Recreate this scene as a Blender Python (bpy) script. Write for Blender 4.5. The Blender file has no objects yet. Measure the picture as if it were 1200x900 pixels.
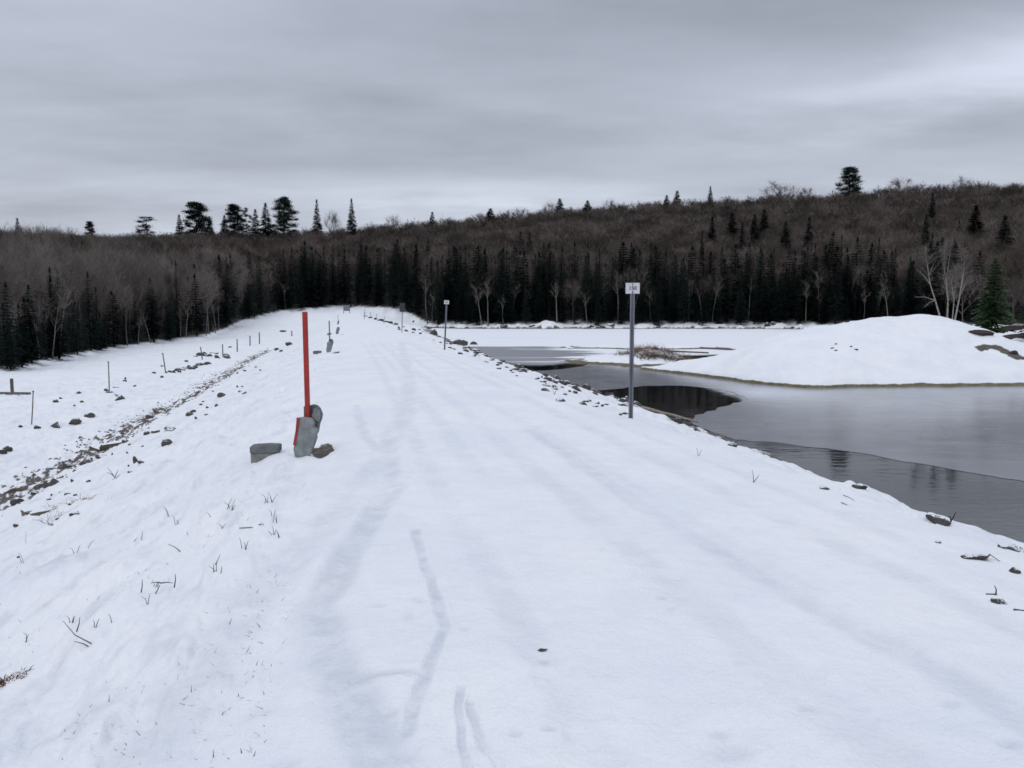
import bpy, bmesh, math, random
import numpy as np
from mathutils import Vector, Matrix
R = math.radians
C = bpy.context.scene.collection
sc = bpy.context.scene

# ------------------------------------------------------------------ camera
EYE = 1.65
PITCH = 5.33
cam_d = bpy.data.cameras.new('camera')
cam = bpy.data.objects.new('camera', cam_d); C.objects.link(cam)
cam.location = (0, 0, EYE)
cam.rotation_euler = (R(90 - PITCH), 0, 0)
cam_d.sensor_width = 36; cam_d.lens = 27.0
cam_d.clip_start = 0.05; cam_d.clip_end = 6000
sc.camera = cam

# ------------------------------------------------------------------ world and sun
SUN_EL, SUN_ROT = 42, 205
w = bpy.data.worlds.new('World'); sc.world = w; w.use_nodes = True
nt = w.node_tree; nt.nodes.clear()
def N(t, typ, **kw):
    n = t.nodes.new(typ)
    for k, v in kw.items():
        if k.startswith('_'): setattr(n, k[1:], v)
        else: n.inputs[k].default_value = v
    return n
def L(t, a, b): t.links.new(a, b)
def mth(t, op, a, b=None, clamp=False):
    n = t.nodes.new('ShaderNodeMath'); n.operation = op; n.use_clamp = clamp
    for i, x in enumerate((a, b)):
        if x is None: continue
        if isinstance(x, (int, float)): n.inputs[i].default_value = x
        else: t.links.new(x, n.inputs[i])
    return n.outputs[0]
def ramp(t, src, stops, interp='LINEAR'):
    n = t.nodes.new('ShaderNodeValToRGB'); n.color_ramp.interpolation = interp
    cr = n.color_ramp
    while len(cr.elements) < len(stops): cr.elements.new(0.5)
    for e, (p, c) in zip(cr.elements, stops):
        e.position = p; e.color = c if len(c) == 4 else (*c, 1)
    t.links.new(src, n.inputs[0]); return n.outputs[0]
def mixc(t, f, a, b, mode='MIX'):
    n = t.nodes.new('ShaderNodeMix'); n.data_type = 'RGBA'; n.blend_type = mode
    for i, x in ((0, f), (6, a), (7, b)):
        if isinstance(x, (int, float)): n.inputs[i].default_value = x
        elif isinstance(x, tuple): n.inputs[i].default_value = x if len(x) == 4 else (*x, 1)
        else: t.links.new(x, n.inputs[i])
    return n.outputs[2]

sky = N(nt, 'ShaderNodeTexSky', _sky_type='NISHITA', _sun_disc=False, _sun_elevation=R(SUN_EL), _sun_rotation=R(SUN_ROT))
tc = N(nt, 'ShaderNodeTexCoord')
sep = N(nt, 'ShaderNodeSeparateXYZ'); L(nt, tc.outputs['Generated'], sep.inputs[0])
X, Y, Z = sep.outputs
el = mth(nt, 'MAXIMUM', Z, 0.0)
# overcast deck: project the view direction on a cloud layer
den = mth(nt, 'ADD', el, 0.10)
cx = mth(nt, 'DIVIDE', X, den); cy = mth(nt, 'DIVIDE', Y, den)
comb = N(nt, 'ShaderNodeCombineXYZ'); L(nt, cx, comb.inputs[0]); L(nt, cy, comb.inputs[1])
def cloud(scale, off, detail, rough, stretch=(1, 1, 1)):
    mp = N(nt, 'ShaderNodeMapping'); mp.inputs['Location'].default_value = off; mp.inputs['Scale'].default_value = stretch
    L(nt, comb.outputs[0], mp.inputs[0])
    n = N(nt, 'ShaderNodeTexNoise', Scale=scale, Detail=detail, Roughness=rough)
    L(nt, mp.outputs[0], n.inputs['Vector']); return n.outputs[0]
n1 = cloud(0.42, (3.1, 7.7, 0), 4.0, 0.52, (0.55, 1, 1))
n2 = cloud(1.35, (1.3, 2.2, 0), 6.0, 0.55, (0.6, 1, 1))
base = ramp(nt, el, [(0.0, (0.52, 0.553, 0.635)), (0.13, (0.505, 0.538, 0.62)), (0.22, (0.425, 0.458, 0.535)),
                     (0.42, (0.415, 0.452, 0.54)), (0.64, (0.66, 0.705, 0.80)), (1.0, (0.93, 0.985, 1.09))])
t1 = mth(nt, 'MULTIPLY', mth(nt, 'SUBTRACT', n1, 0.5), 0.95)
t2 = mth(nt, 'MULTIPLY', mth(nt, 'SUBTRACT', n2, 0.5), 0.55)
n3 = cloud(3.6, (5.3, 0.7, 0), 5.0, 0.55, (0.6, 1, 1))
t3 = mth(nt, 'MULTIPLY', mth(nt, 'SUBTRACT', n3, 0.5), 0.24)
mod = mth(nt, 'ADD', mth(nt, 'ADD', mth(nt, 'ADD', t1, t2), t3), 1.03)
# a thin bright break low in the deck, to the right of the road
az = mth(nt, 'ARCTAN2', X, Y)
def blob(a0, sa, e0, se, amp, warp=0.05):
    da = mth(nt, 'DIVIDE', mth(nt, 'SUBTRACT', az, a0), sa)
    ee = mth(nt, 'ADD', el, mth(nt, 'MULTIPLY', mth(nt, 'SUBTRACT', n2, 0.5), warp))
    de = mth(nt, 'DIVIDE', mth(nt, 'SUBTRACT', ee, e0), se)
    q = mth(nt, 'ADD', mth(nt, 'POWER', mth(nt, 'ABSOLUTE', da), 2.0), mth(nt, 'POWER', mth(nt, 'ABSOLUTE', de), 2.0))
    return mth(nt, 'MULTIPLY', mth(nt, 'POWER', 2.718, mth(nt, 'MULTIPLY', q, -1.0)), amp)
for b in (blob(0.60, 0.30, 0.253, 0.030, 0.55, 0.12), blob(-0.02, 0.30, 0.152, 0.016, 0.32, 0.05), blob(0.62, 0.20, 0.195, 0.022, -0.14, 0.06),
          blob(0.45, 0.40, 0.345, 0.05, -0.30, 0.12), blob(-0.60, 0.35, 0.40, 0.07, 0.16, 0.15), blob(-0.10, 0.40, 0.215, 0.03, -0.05, 0.10), blob(-0.45, 0.25, 0.30, 0.03, 0.06, 0.1)):
    mod = mth(nt, 'ADD', mod, b)
cl = mixc(nt, 1.0, base, mod, 'MULTIPLY')
tenx = mixc(nt, 1.0, cl, (10, 10, 10, 1), 'MULTIPLY')
skyc = mixc(nt, 0.95, sky.outputs[0], tenx)
bg = N(nt, 'ShaderNodeBackground', Strength=0.10); L(nt, skyc, bg.inputs[0])
wo = N(nt, 'ShaderNodeOutputWorld'); L(nt, bg.outputs[0], wo.inputs[0])

sd = bpy.data.lights.new('sun', 'SUN'); sd.energy = 0.5; sd.angle = R(25); sd.color = (1, 0.97, 0.93)
so = bpy.data.objects.new('sun', sd); C.objects.link(so)
so.rotation_euler = (R(90 - SUN_EL), 0, R(180 - SUN_ROT))

sc.view_settings.view_transform = 'Standard'; sc.view_settings.look = 'None'
sc.view_settings.exposure = 0.0; sc.view_settings.gamma = 1.0; sc.view_settings.use_curve_mapping = False
sc.render.engine = 'CYCLES'
sc.cycles.max_bounces = 5; sc.cycles.diffuse_bounces = 3; sc.cycles.glossy_bounces = 3
sc.cycles.use_denoising = True; sc.cycles.denoiser = 'OPENIMAGEDENOISE'
sc.cycles.pixel_filter_type = 'BLACKMAN_HARRIS'; sc.cycles.filter_width = 1.6

# ------------------------------------------------------------------ ground model
F = 900.0
cp, sp = math.cos(R(PITCH)), math.sin(R(PITCH))
def ray(px, py):
    a = (np.asarray(px, float) - 600) / F; b = -(np.asarray(py, float) - 450) / F
    return a, cp + b * sp, -sp + b * cp
def unproj(px, py, z=0.0):
    x, y, zz = ray(px, py); t = (z - EYE) / zz
    return x * t, y * t
def proj(x, y, z):
    dz = z - EYE
    dep = y * cp - dz * sp; up = y * sp + dz * cp
    return 600 + F * x / dep, 450 - F * up / dep
RA = R(-12.5)
DX, DY = math.sin(RA), math.cos(RA)
def uv(x, y): return x * DX + y * DY, x * DY - y * DX
def xy(u, v): return u * DX + v * DY, u * DY - v * DX

def _h(ix, iy, s):
    n = (ix.astype(np.int64) * 374761393 + iy.astype(np.int64) * 668265263 + s * 974634777) & 0xffffffff
    n = ((n ^ (n >> 13)) * 1274126177) & 0xffffffff
    n = n ^ (n >> 16)
    return (n & 0xffffff) / float(0xffffff)
def vn(x, y, s=0):
    x = np.asarray(x, float); y = np.asarray(y, float)
    ix = np.floor(x); iy = np.floor(y); fx = x - ix; fy = y - iy
    fx = fx * fx * fx * (fx * (fx * 6 - 15) + 10); fy = fy * fy * fy * (fy * (fy * 6 - 15) + 10)
    a = _h(ix, iy, s); b = _h(ix + 1, iy, s); c = _h(ix, iy + 1, s); d = _h(ix + 1, iy + 1, s)
    return (a + (b - a) * fx) * (1 - fy) + (c + (d - c) * fx) * fy - 0.5
def fbm(x, y, s=0, o=4, g=0.5):
    r = 0; a = 1.0; f = 1.0
    for i in range(o):
        r = r + a * vn(x * f + 17.3 * i, y * f - 9.1 * i, s + i); a *= g; f *= 2.03
    return r
def sst(a, b, x):
    t = np.clip((x - a) / (b - a), 0, 1); return t * t * (3 - 2 * t)
def ramp0(t, wd): return (t + np.sqrt(t * t + wd * wd)) / 2
def smax(a, b, k): 
    return (a + b + np.sqrt((a - b) ** 2 + k * k)) / 2

WATER = -2.2
# waterline of the lake-side bank, metres across the dam for each metre along it
_px = np.array([(1500, 775), (1200, 652), (1000, 574), (870, 523), (760, 481), (690, 457), (640, 442), (612, 431), (585, 422), (560, 411), (535, 401), (515, 393)], float)
_x, _y = unproj(_px[:, 0], _px[:, 1], WATER); _u, _v = uv(_x, _y)
_o = np.argsort(_u); SU, SV = _u[_o], _v[_o]
SU = np.concatenate([[-200], SU, [190, 260]]); SV = np.concatenate([[11.2], SV, [SV[-1] + 6, SV[-1] + 20]])
def vshore(u): return np.interp(u, SU, SV)
def crest(u): return np.interp(u, [-300, 150, 185, 215, 240, 300], [0, 0, 0.35, 1.7, 2.9, 3.4])
def fieldz(u): return np.interp(u, [-300, 0, 60, 90, 115, 150, 190, 225, 300], [-2.75, -2.75, -2.85, -2.9, -2.75, -2.0, -0.2, 1.7, 3.2])
VL, VR = -0.85, 4.82

# forest edge and skyline, by bearing (given as picture column of the level camera)
R0P = np.array([(-900, 40), (0, 54), (40, 62), (70, 72), (130, 90), (165, 100), (200, 112), (245, 119), (268, 148), (288, 184), (345, 222), (400, 232), (470, 222), (500, 192), (540, 184), (600, 182), (700, 184), (900, 184), (1000, 170), (1100, 150), (1200, 140), (2500, 110)], float)
ZBP = np.array([(-900, -2.7), (130, -2.8), (200, -2.6), (262, -1.9), (290, -0.4), (345, 2.2), (400, 3.0), (470, 2.4), (500, -1.5), (560, -1.7), (900, -1.8), (1100, -1.3), (1200, -1.2), (2500, 0)], float)
SKY = np.array([(-900, 268), (0, 278), (150, 277), (300, 272), (450, 265), (600, 253), (700, 242), (800, 237), (900, 230), (1000, 222), (1100, 217), (1200, 211), (2500, 190)], float)
RIDGE = 430.0
def bearing(x, y):
    th = np.arctan2(x, y); th = np.clip(th, R(-59), R(64)); return 600 + F * np.tan(th), th
def r0f(p, x=None, y=None):
    return np.interp(p, R0P[:, 0], R0P[:, 1])
def hill_parts(x, y):
    p, th = bearing(x, y); c = np.cos(th); r = np.hypot(x, y)
    r0 = r0f(p) / c
    r0 = r0 * (1 + 0.03 * vn(p / 23.0, p * 0, 91) + 0.015 * vn(p / 7.0, p * 0, 92))
    zb = np.interp(p, ZBP[:, 0], ZBP[:, 1])
    top = EYE + (366 - np.interp(p, SKY[:, 0], SKY[:, 1])) / F * RIDGE - 12.0
    return p, r, r0, zb, top, RIDGE / c

def pitf(x, y):  # placeholder, filled below
    return 0
MX = np.array([8, 10.3, 12, 14, 16, 19, 22, 26, 28, 30, 32.6, 35, 38, 44, 55, 70.])
MH = np.array([0, 0.02, .70, 1.42, 2.0, 2.55, 2.95, 3.36, 3.42, 2.95, 1.8, 1.05, 1.0, 1.3, 1.6, 1.6])
MFx = np.array([8, 10.3, 12, 14.3, 16, 18, 22, 27, 33, 40, 70.]); MFy = np.array([53, 49, 44.2, 38.8, 38.9, 39.2, 39.7, 40.2, 40.6, 41, 44.])
def mound(x, y):
    H = np.interp(x, MX, MH)
    # smooth the profile
    H = (H + np.interp(x - .8, MX, MH) + np.interp(x + .8, MX, MH)) / 3
    yf = sum(np.interp(x + q, MFx, MFy) for q in (-1.2, -.6, 0, .6, 1.2)) / 5 + 0.8 * fbm(x / 2.6, y / 2.6, 41, 3)
    wd = np.interp(x, [10, 16, 26, 40], [4, 9, 12.5, 13])
    t = (y - yf) / wd
    yb = np.interp(x, [10, 20, 32, 40, 70], [52, 66, 76, 95, 110])
    back = np.clip((yb - y) / np.maximum(yb - yf - wd, 1), 0, 1)
    back = np.where(x > 31, np.clip(back * 1.6, 0, 1), back)
    z = H * np.where(t < 1, np.sin(np.clip(t, 0, 1) * math.pi / 2) ** 1.15, back * back * (3 - 2 * back))
    z = z + 0.18 * sst(0, .09, t) * (back > 0)
    z = np.where(t < 0, (y - yf) * 0.35, np.where(back <= 0, (yb - y) * 0.2, z))
    bump = (0.34 * fbm(x / 3.4, y / 3.4, 55, 4) + .07 * fbm(x / .9, y / .9, 58, 3)) * np.clip(t * 2, 0, 1)
    rough = np.clip((x - 30.5) / 4, 0, 1) * np.clip((t - .75) * 3, 0, 1)
    bump = bump + rough * (0.9 * fbm(x / 2.2, y / 2.2, 57, 3))
    return WATER + z + bump * (z > 0)
BARX, BARY = 9.6, 60.5
def bar(x, y):
    q = np.sqrt(((x - BARX + 0.10 * (y - BARY)) / 5.0) ** 2 + ((y - BARY) / 6.5) ** 2) * (1 + 0.35 * fbm(x / 2, y / 2, 61, 3))
    z = 0.55 * (1 - q ** 1.5) + .55 * np.exp(-((x - 11.2) / 2.2) ** 2 - ((y - 60.8) / 2.6) ** 2)
    z2 = 0.5 * (1 - np.sqrt(((x - 16) / 9.0) ** 2 + ((y - 82) / 3.2) ** 2) * (1 + .8 * fbm(x / 3, y / 2, 62, 3)))
    z = np.maximum(np.maximum(z, z2), -1.0)
    return WATER + z + 0.12 * fbm(x * 1.1, y * 1.1, 63, 3) * (z > 0)

# ruts and tracks pressed in the road snow (traced on the ground): points, half width, depth, wet
def gpts(l): return np.array([unproj(a, b, 0.0) for a, b in l])
def upts(v0, u0=1.0, u1=44.0, dv=0.0, sd=1):
    us = np.linspace(u0, u1, 24); vs = v0 + dv * (us - u0) / (u1 - u0) + .10 * fbm(us / 9.0, us * 0, 200 + sd, 2)
    return np.stack(xy(us, vs), 1)
TRACKS = [
    (gpts([(462, 560), (418, 620), (372, 690), (378, 740), (430, 830), (462, 890), (470, 1000)]), .12, .010, .66),
    (gpts([(455, 500), (460, 545), (436, 600), (395, 655)]), .09, .007, .5),
    (gpts([(418, 470), (425, 500), (440, 520)]), .07, .006, .45),
    (gpts([(487, 610), (496, 660), (521, 722), (500, 775), (486, 815), (478, 840)]), .030, .008, .75),
    (gpts([(410, 776), (450, 772), (497, 774)]), .022, .012, .75),
    (gpts([(538, 790), (546, 910), (552, 1000)]), .016, .008, .7),
    (gpts([(550, 808), (584, 898), (620, 1000)]), .016, .008, .7),
    (upts(2.05, sd=1), .12, .008, .30), (upts(3.55, sd=2), .12, .008, .30),
    (upts(2.75, sd=3, dv=-.3), .10, .006, .24), (upts(4.15, sd=4, dv=-.3), .10, .006, .24),
    (upts(0.95, sd=5, dv=.25), .10, .006, .28), (upts(1.45, 8, 60, .2, 6), .11, .006, .24),
    (gpts([(620, 500), (740, 580), (880, 660), (1010, 730), (1190, 820), (1400, 930)]), .10, .010, .45),
    (gpts([(330, 640), (250, 720), (170, 830), (120, 930)]), .20, .012, .4),
    (gpts([(470, 400), (480, 440), (476, 480), (430, 560), (330, 640)]), .16, .008, .42),
]
PITS = [(636, 763, .05, .03, 1), (623, 779, .06, .012, .5), (545, 726, .04, .015, .6), (855, 869, .13, .018, .6), (870, 895, .11, .02, .6), (843, 847, .06, .015, .5),
        (870, 774, .05, .02, .6), (945, 822, .05, .02, .6), (775, 695, .05, .02, .7), (785, 707, .05, .012, .5), (702, 631, .03, .02, .9), (704, 638, .04, .015, .6),
        (742, 667, .04, .015, .6), (486, 689, .06, .012, .7), (476, 708, .06, .012, .7), (444, 693, .07, .01, .5), (670, 846, .05, .02, .7), (645, 838, .05, .02, .7),
        (605, 842, .04, .02, .7), (610, 718, .09, .012, .5), (455, 815, .06, .03, .8), (453, 830, .10, .02, .6), (460, 860, .12, .02, .6), (1120, 818, .06, .02, .6), (1190, 863, .07, .02, .7),
        (615, 886, .05, .02, .6), (530, 655, .05, .012, .5), (345, 700, .08, .02, .6), (300, 800, .10, .03, .5), (325, 860, .10, .03, .5), (363, 873, .05, .03, .7)]
SOILPX = [(380, 525)]
def segd(x, y, P):
    d = np.full(x.shape, 1e9)
    for (ax, ay), (bx, by) in zip(P[:-1], P[1:]):
        vx, vy = bx - ax, by - ay; l2 = vx * vx + vy * vy + 1e-9
        t = np.clip(((x - ax) * vx + (y - ay) * vy) / l2, 0, 1)
        d = np.minimum(d, np.hypot(x - ax - t * vx, y - ay - t * vy))
    return d

def ground(x, y, full=False):
    x = np.asarray(x, float); y = np.asarray(y, float)
    u, v = uv(x, y)
    wob = 0.13 * fbm(u / 3.1, v * 0, 5, 3)
    zc = crest(u)
    # lake side
    vs = vshore(u); vr = VR + wob
    slR = (2.2 + zc) / np.maximum(vs - vr, 2)
    right = ramp0(v - vr, 0.45) * slR
    # downstream side
    vl = VL + 0.3 * fbm(u / 4.0, v * 0, 8, 3)
    left = ramp0(vl - v, 0.9) * 0.415
    # berm: a shallow step just before the toe
    dam = zc - left - right - 0.003 * (np.clip(v, vl, vr) - 2) ** 2
    fld = fieldz(u) + 0.14 * fbm(x / 6, y / 6, 12, 4) - np.clip(v + 3, 0, None) * 1.6
    z = smax(dam, fld, 0.35)
    comp = np.zeros(x.shape, int)
    comp = np.where((v > vl + 0.15) & (v < vr - 0.1) & (u < 232), 1, comp)
    # roughness of the snow cover
    onc = sst(vl - .5, vl + .5, v) * (1 - sst(vr - .3, vr + .6, v))
    lrough = 1 - sst(-1.2, .3, v)
    near = np.exp(-np.hypot(x, y) / 60)
    rb = (1 - onc)
    # wind packed lumps run along the contour on the left bank
    lump = fbm(u * 0.9, v * 2.6, 21, 4, .55)
    z = z + lrough * (0.12 * lump + .03 * fbm(u * 2.2, v * 5.5, 27, 3, .6) + .035 * np.clip(fbm(u * 3.2, v * 6.5, 25, 3, .6) - .05, 0, 1) * (np.hypot(x, y) < 40)) + (v > vr) * rb * 0.20 * fbm(u * 1.1, v * 1.1, 23, 4, .6)
    z = z + onc * (0.016 * fbm(u * .30, v * 1.1, 31, 3) + 0.005 * fbm(x * 4.0, y * 4.0, 33, 4, .6)) + 0.006 * near * fbm(x * 9, y * 9, 35, 3) * (1 + lrough)
    # rut running along the toe of the left bank
    gv = -7.6 - .014 * (u - 15) + 0.28 * fbm(u / 5, u * 0, 71, 3)
    gd = np.abs(v - gv)
    gw = np.interp(u, [0, 8, 20, 60, 90], [.6, .7, .75, .75, .6])
    z = z - 0.10 * np.exp(-(gd / gw) ** 2) * (1 - sst(90, 115, u)) + .03 * np.exp(-(gd / gw) ** 2) * (1 - sst(90, 115, u)) * fbm(u * 2.2, v * 5, 74, 3, .6)
    wet = np.zeros(x.shape); dirt = np.zeros(x.shape)
    dirt = np.maximum(dirt, np.exp(-(gd / (gw * .95)) ** 2) * (1 - sst(85, 115, u)) * np.clip(np.interp(u, [6, 12, 18, 60], [.26, .34, .45, .48]) + 1.5 * fbm(u * 2.6, v * 7, 73, 4, .7), 0, 1))
    msk = (np.hypot(x, y) < 45)
    if msk.any():
        xs, ys = x[msk], y[msk]
        dz = np.zeros(xs.shape); ww = np.zeros(xs.shape)
        jx = xs + .05 * fbm(xs * 2, ys * 2, 81, 3); jy = ys + .05 * fbm(xs * 2, ys * 2, 82, 3)
        for P, hw, dp, wt in TRACKS:
            d = segd(jx, jy, P)
            k = np.exp(-(d / hw) ** 4 * .7)
            dz -= dp * k; dz += dp * .45 * np.exp(-((d - 1.7 * hw) / (.6 * hw)) ** 2)
            ww = np.maximum(ww, wt * k * np.clip(.9 + 1.3 * fbm(xs * 2.2, ys * 1.2, 83, 4), 0, 1))
        for (a, b, rr, dp, wt) in PITS:
            qx, qy = unproj(a, b, 0.0)
            d = np.hypot((jx - qx) * .8, (jy - qy) * 1.2) / (rr * .6)
            k = np.exp(-d ** 4); dz -= dp * .5 * k; ww = np.maximum(ww, wt * k * .9)
        z = z.copy(); z[msk] += dz; wet[msk] = ww
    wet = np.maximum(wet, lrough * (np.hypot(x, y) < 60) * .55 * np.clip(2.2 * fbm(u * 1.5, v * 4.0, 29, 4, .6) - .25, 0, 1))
    # bare soil beside the concrete bases
    for (qx, qy, ru, rv) in SOIL:
        uu, vv = uv(x - qx, y - qy)
        d = np.sqrt((uu / ru) ** 2 + (vv / rv) ** 2) * (1 + .5 * fbm(x * 5, y * 5, 87, 3))
        z = z - 0.07 * np.exp(-d ** 4); dirt = np.maximum(dirt, 1 - sst(.8, 1.05, d))
    # islands
    zm = mound(x, y); zb_ = bar(x, y)
    inl = (v > 8)
    far = np.where((y > 20) & inl, np.maximum(zm, zb_), -9)
    comp = np.where(far > z, 2, comp); 
    zf = np.maximum(z, far)
    # hills
    p, r, r0, zb, top, rr = hill_parts(x, y)
    s = np.clip((r - r0) / (rr - r0), 0, None)
    up = zb + (top - zb) * np.where(s < 1, s ** 1.05, 1 - (s - 1) * .10) + np.clip(s * 8, 0, 1) * 3.0 * fbm(x / 60, y / 60, 95, 3) * (s > 0)
    lake = sst(480, 530, p)
    bumps = lake * np.exp(-((r - r0 + 1.5) / 3.0) ** 2) * (0.9 * np.clip(fbm(p / 16.0, p * 0 + .5, 96, 3) + .12, 0, 1) * 1.8 + 1.7 * np.exp(-((p - 641) / 16) ** 2) + .5 * np.exp(-((p - 612) / 8) ** 2))
    dn = zb - (r0 - r) * (0.12 * lake + 0.30 * (1 - lake))
    hz = np.where(r > r0, up, dn) + bumps
    comp = np.where(hz > zf, np.where(r > r0, 3, 0), comp)
    zf = np.maximum(zf, hz)
    zf = np.maximum(zf, -3.6)
    if not full: return zf
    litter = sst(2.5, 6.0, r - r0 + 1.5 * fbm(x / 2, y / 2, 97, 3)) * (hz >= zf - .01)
    # bank laid bare by the falling lake
    bh = zf - WATER
    bank_isl = ((far > z - .6) & (far > -5)).astype(float)
    bank_dam = (comp == 0) * (v > 6) * (u < 200) * (1 - sst(.10, .55, bh + .5 * fbm(x * 1.1, y * 1.1, 99, 3)))
    dirt = np.maximum(dirt, bank_dam)
    pool = np.exp(-((x - 5.6) / 1.8) ** 2 - ((y - 33) / 5.5) ** 2)
    dirt = np.maximum(dirt, (comp == 0) * (v > 8) * np.clip(pool * 1.3 - .25 + .8 * fbm(x * 1.3, y * 1.3, 103, 3), 0, 1) * (1 - sst(.5, .9, bh)))
    rghr = ((comp == 2) & (x > 31) & (y > 52)) * np.clip(fbm(x / 1.6, y / 3.0, 101, 3) * 4 - .2, 0, 1)
    dirt = np.maximum(dirt, rghr)
    if STRIP:
        k_ = (np.abs(x - 32) < 8) & (np.abs(y - 52) < 14)
        if k_.any():
            d = segd(x[k_], y[k_], np.array(STRIP)) * (1 + .9 * fbm(x[k_] * 1.4, y[k_] * 1.4, 141, 3)); dirt[k_] = np.maximum(dirt[k_], 1 - sst(.22, .42, d))
    return zf, comp, dirt, wet, litter, bank_isl

SOIL = []; STRIP = []


def gz(x, y): return float(ground(np.array([x]), np.array([y]))[0])
def hit(px, py):
    """first ground point seen along a line of sight"""
    a, b, c = (float(q) for q in ray(px, py))
    t = np.exp(np.linspace(math.log(1.5), math.log(700), 4000))
    d = EYE + c * t - ground(a * t, b * t)
    i = int(np.argmax(d < 0)) or 3999
    k = d[i - 1] / (d[i - 1] - d[i] + 1e-9); tt = t[i - 1] + k * (t[i] - t[i - 1])
    return a * tt, b * tt, EYE + c * tt

_soil = [(*hit(px_, py_)[:2], ru, rv) for px_, py_, ru, rv in ((378, 525, .55, .16), (394, 412.5, .7, .17), (401, 391.5, .8, .2))]
SOIL.extend(_soil)
STRIP.extend([hit(px_, py_)[:2] for px_, py_ in ((1147, 407.5), (1158, 406), (1168, 408), (1178, 412), (1190, 417), (1199, 420))])
# ------------------------------------------------------------------ materials
def new_mat(name):
    m = bpy.data.materials.new(name); m.use_nodes = True
    t = m.node_tree; b = t.nodes['Principled BSDF']; return m, t, b
def tex(t, scale, detail=4, rough=.55, vec=None, dist=0.0):
    n = N(t, 'ShaderNodeTexNoise', Scale=scale, Detail=detail, Roughness=rough, Distortion=dist)
    if vec is not None: L(t, vec, n.inputs['Vector'])
    return n.outputs[0]
def objco(t, scale=(1, 1, 1)):
    c = N(t, 'ShaderNodeTexCoord'); mp = N(t, 'ShaderNodeMapping'); mp.inputs['Scale'].default_value = scale
    L(t, c.outputs['Object'], mp.inputs[0]); return mp.outputs[0]
def bump(t, b, h, strength=.3, dist=.02):
    n = N(t, 'ShaderNodeBump', Strength=strength, Distance=dist); L(t, h, n.inputs['Height']); L(t, n.outputs[0], b.inputs['Normal'])

def mat_snow():
    m, t, b = new_mat('snow')
    v = objco(t)
    dirt = N(t, 'ShaderNodeAttribute', _attribute_name='dirt').outputs['Fac']
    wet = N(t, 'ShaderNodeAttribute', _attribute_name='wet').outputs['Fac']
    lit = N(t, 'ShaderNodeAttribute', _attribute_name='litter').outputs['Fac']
    bank = N(t, 'ShaderNodeAttribute', _attribute_name='bank').outputs['Fac']
    big = tex(t, .55, 5, .6, v); mid = tex(t, 3.2, 5, .6, v)
    col = ramp(t, big, [(.32, (.79, .82, .88)), (.5, (.85, .865, .90)), (.68, (.895, .89, .91))])
    col = mixc(t, mth(t, 'MULTIPLY', ramp(t, mid, [(.46, (0, 0, 0)), (.60, (1, 1, 1))]), .24), col, (.76, .79, .85))
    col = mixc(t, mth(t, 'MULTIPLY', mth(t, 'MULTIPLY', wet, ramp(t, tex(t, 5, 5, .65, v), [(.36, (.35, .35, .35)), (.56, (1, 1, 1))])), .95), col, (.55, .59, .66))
    col = mixc(t, mth(t, 'MULTIPLY', ramp(t, tex(t, 90, 3, .7, v), [(.40, (0, 0, 0)), (.62, (1, 1, 1))]), .16), col, (.66, .69, .75))
    # grit showing through
    sp_ = tex(t, 38, 3, .7, v)
    soil = ramp(t, tex(t, 9, 5, .65, v), [(.3, (.035, .030, .028)), (.5, (.105, .088, .078)), (.72, (.20, .17, .15))])
    dm = mth(t, 'MULTIPLY', mth(t, 'SUBTRACT', mth(t, 'ADD', dirt, mth(t, 'MULTIPLY', mth(t, 'SUBTRACT', sp_, .5), 1.4)), .42), 4.0, True)
    dm = mth(t, 'MULTIPLY', dm, mth(t, 'MULTIPLY', dirt, 3.0, True))
    col = mixc(t, dm, col, soil)
    gp_ = N(t, 'ShaderNodeNewGeometry'); sz_ = N(t, 'ShaderNodeSeparateXYZ'); L(t, gp_.outputs['Position'], sz_.inputs[0])
    hb_ = mth(t, 'SUBTRACT', mth(t, 'ADD', WATER + .165, mth(t, 'MULTIPLY', mth(t, 'SUBTRACT', tex(t, 1.6, 4, .6, v), .5), .16)), sz_.outputs[2])
    bank = mth(t, 'MULTIPLY', bank, mth(t, 'MULTIPLY', hb_, 28.0, True))
    col = mixc(t, bank, col, ramp(t, tex(t, 2.5, 5, .65, v), [(.3, (.085, .075, .042)), (.7, (.19, .165, .10))]))
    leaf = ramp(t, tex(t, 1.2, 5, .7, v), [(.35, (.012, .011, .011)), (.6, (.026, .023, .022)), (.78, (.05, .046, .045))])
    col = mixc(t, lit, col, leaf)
    L(t, col, b.inputs['Base Color'])
    rg = mth(t, 'SUBTRACT', .72, mth(t, 'MULTIPLY', wet, .25)); L(t, rg, b.inputs['Roughness'])
    b.inputs['Specular IOR Level'].default_value = .22
    h = mth(t, 'ADD', mth(t, 'MULTIPLY', tex(t, 6.0, 6, .6, v), 1.0), mth(t, 'MULTIPLY', tex(t, 45, 4, .6, v), .22))
    bump(t, b, h, .62, .05)
    return m
def mat_simple(name, c0, c1, scale=6, rough=.7, metal=0, bstr=.2, spec=.3, stretch=(1, 1, 1), bd=.01):
    m, t, b = new_mat(name); v = objco(t, stretch)
    n = tex(t, scale, 5, .62, v)
    L(t, ramp(t, n, [(.32, c0), (.68, c1)]), b.inputs['Base Color'])
    b.inputs['Roughness'].default_value = rough; b.inputs['Metallic'].default_value = metal
    b.inputs['Specular IOR Level'].default_value = spec
    if bstr: bump(t, b, tex(t, scale * 4, 4, .6, v), bstr, bd)
    return m
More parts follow.
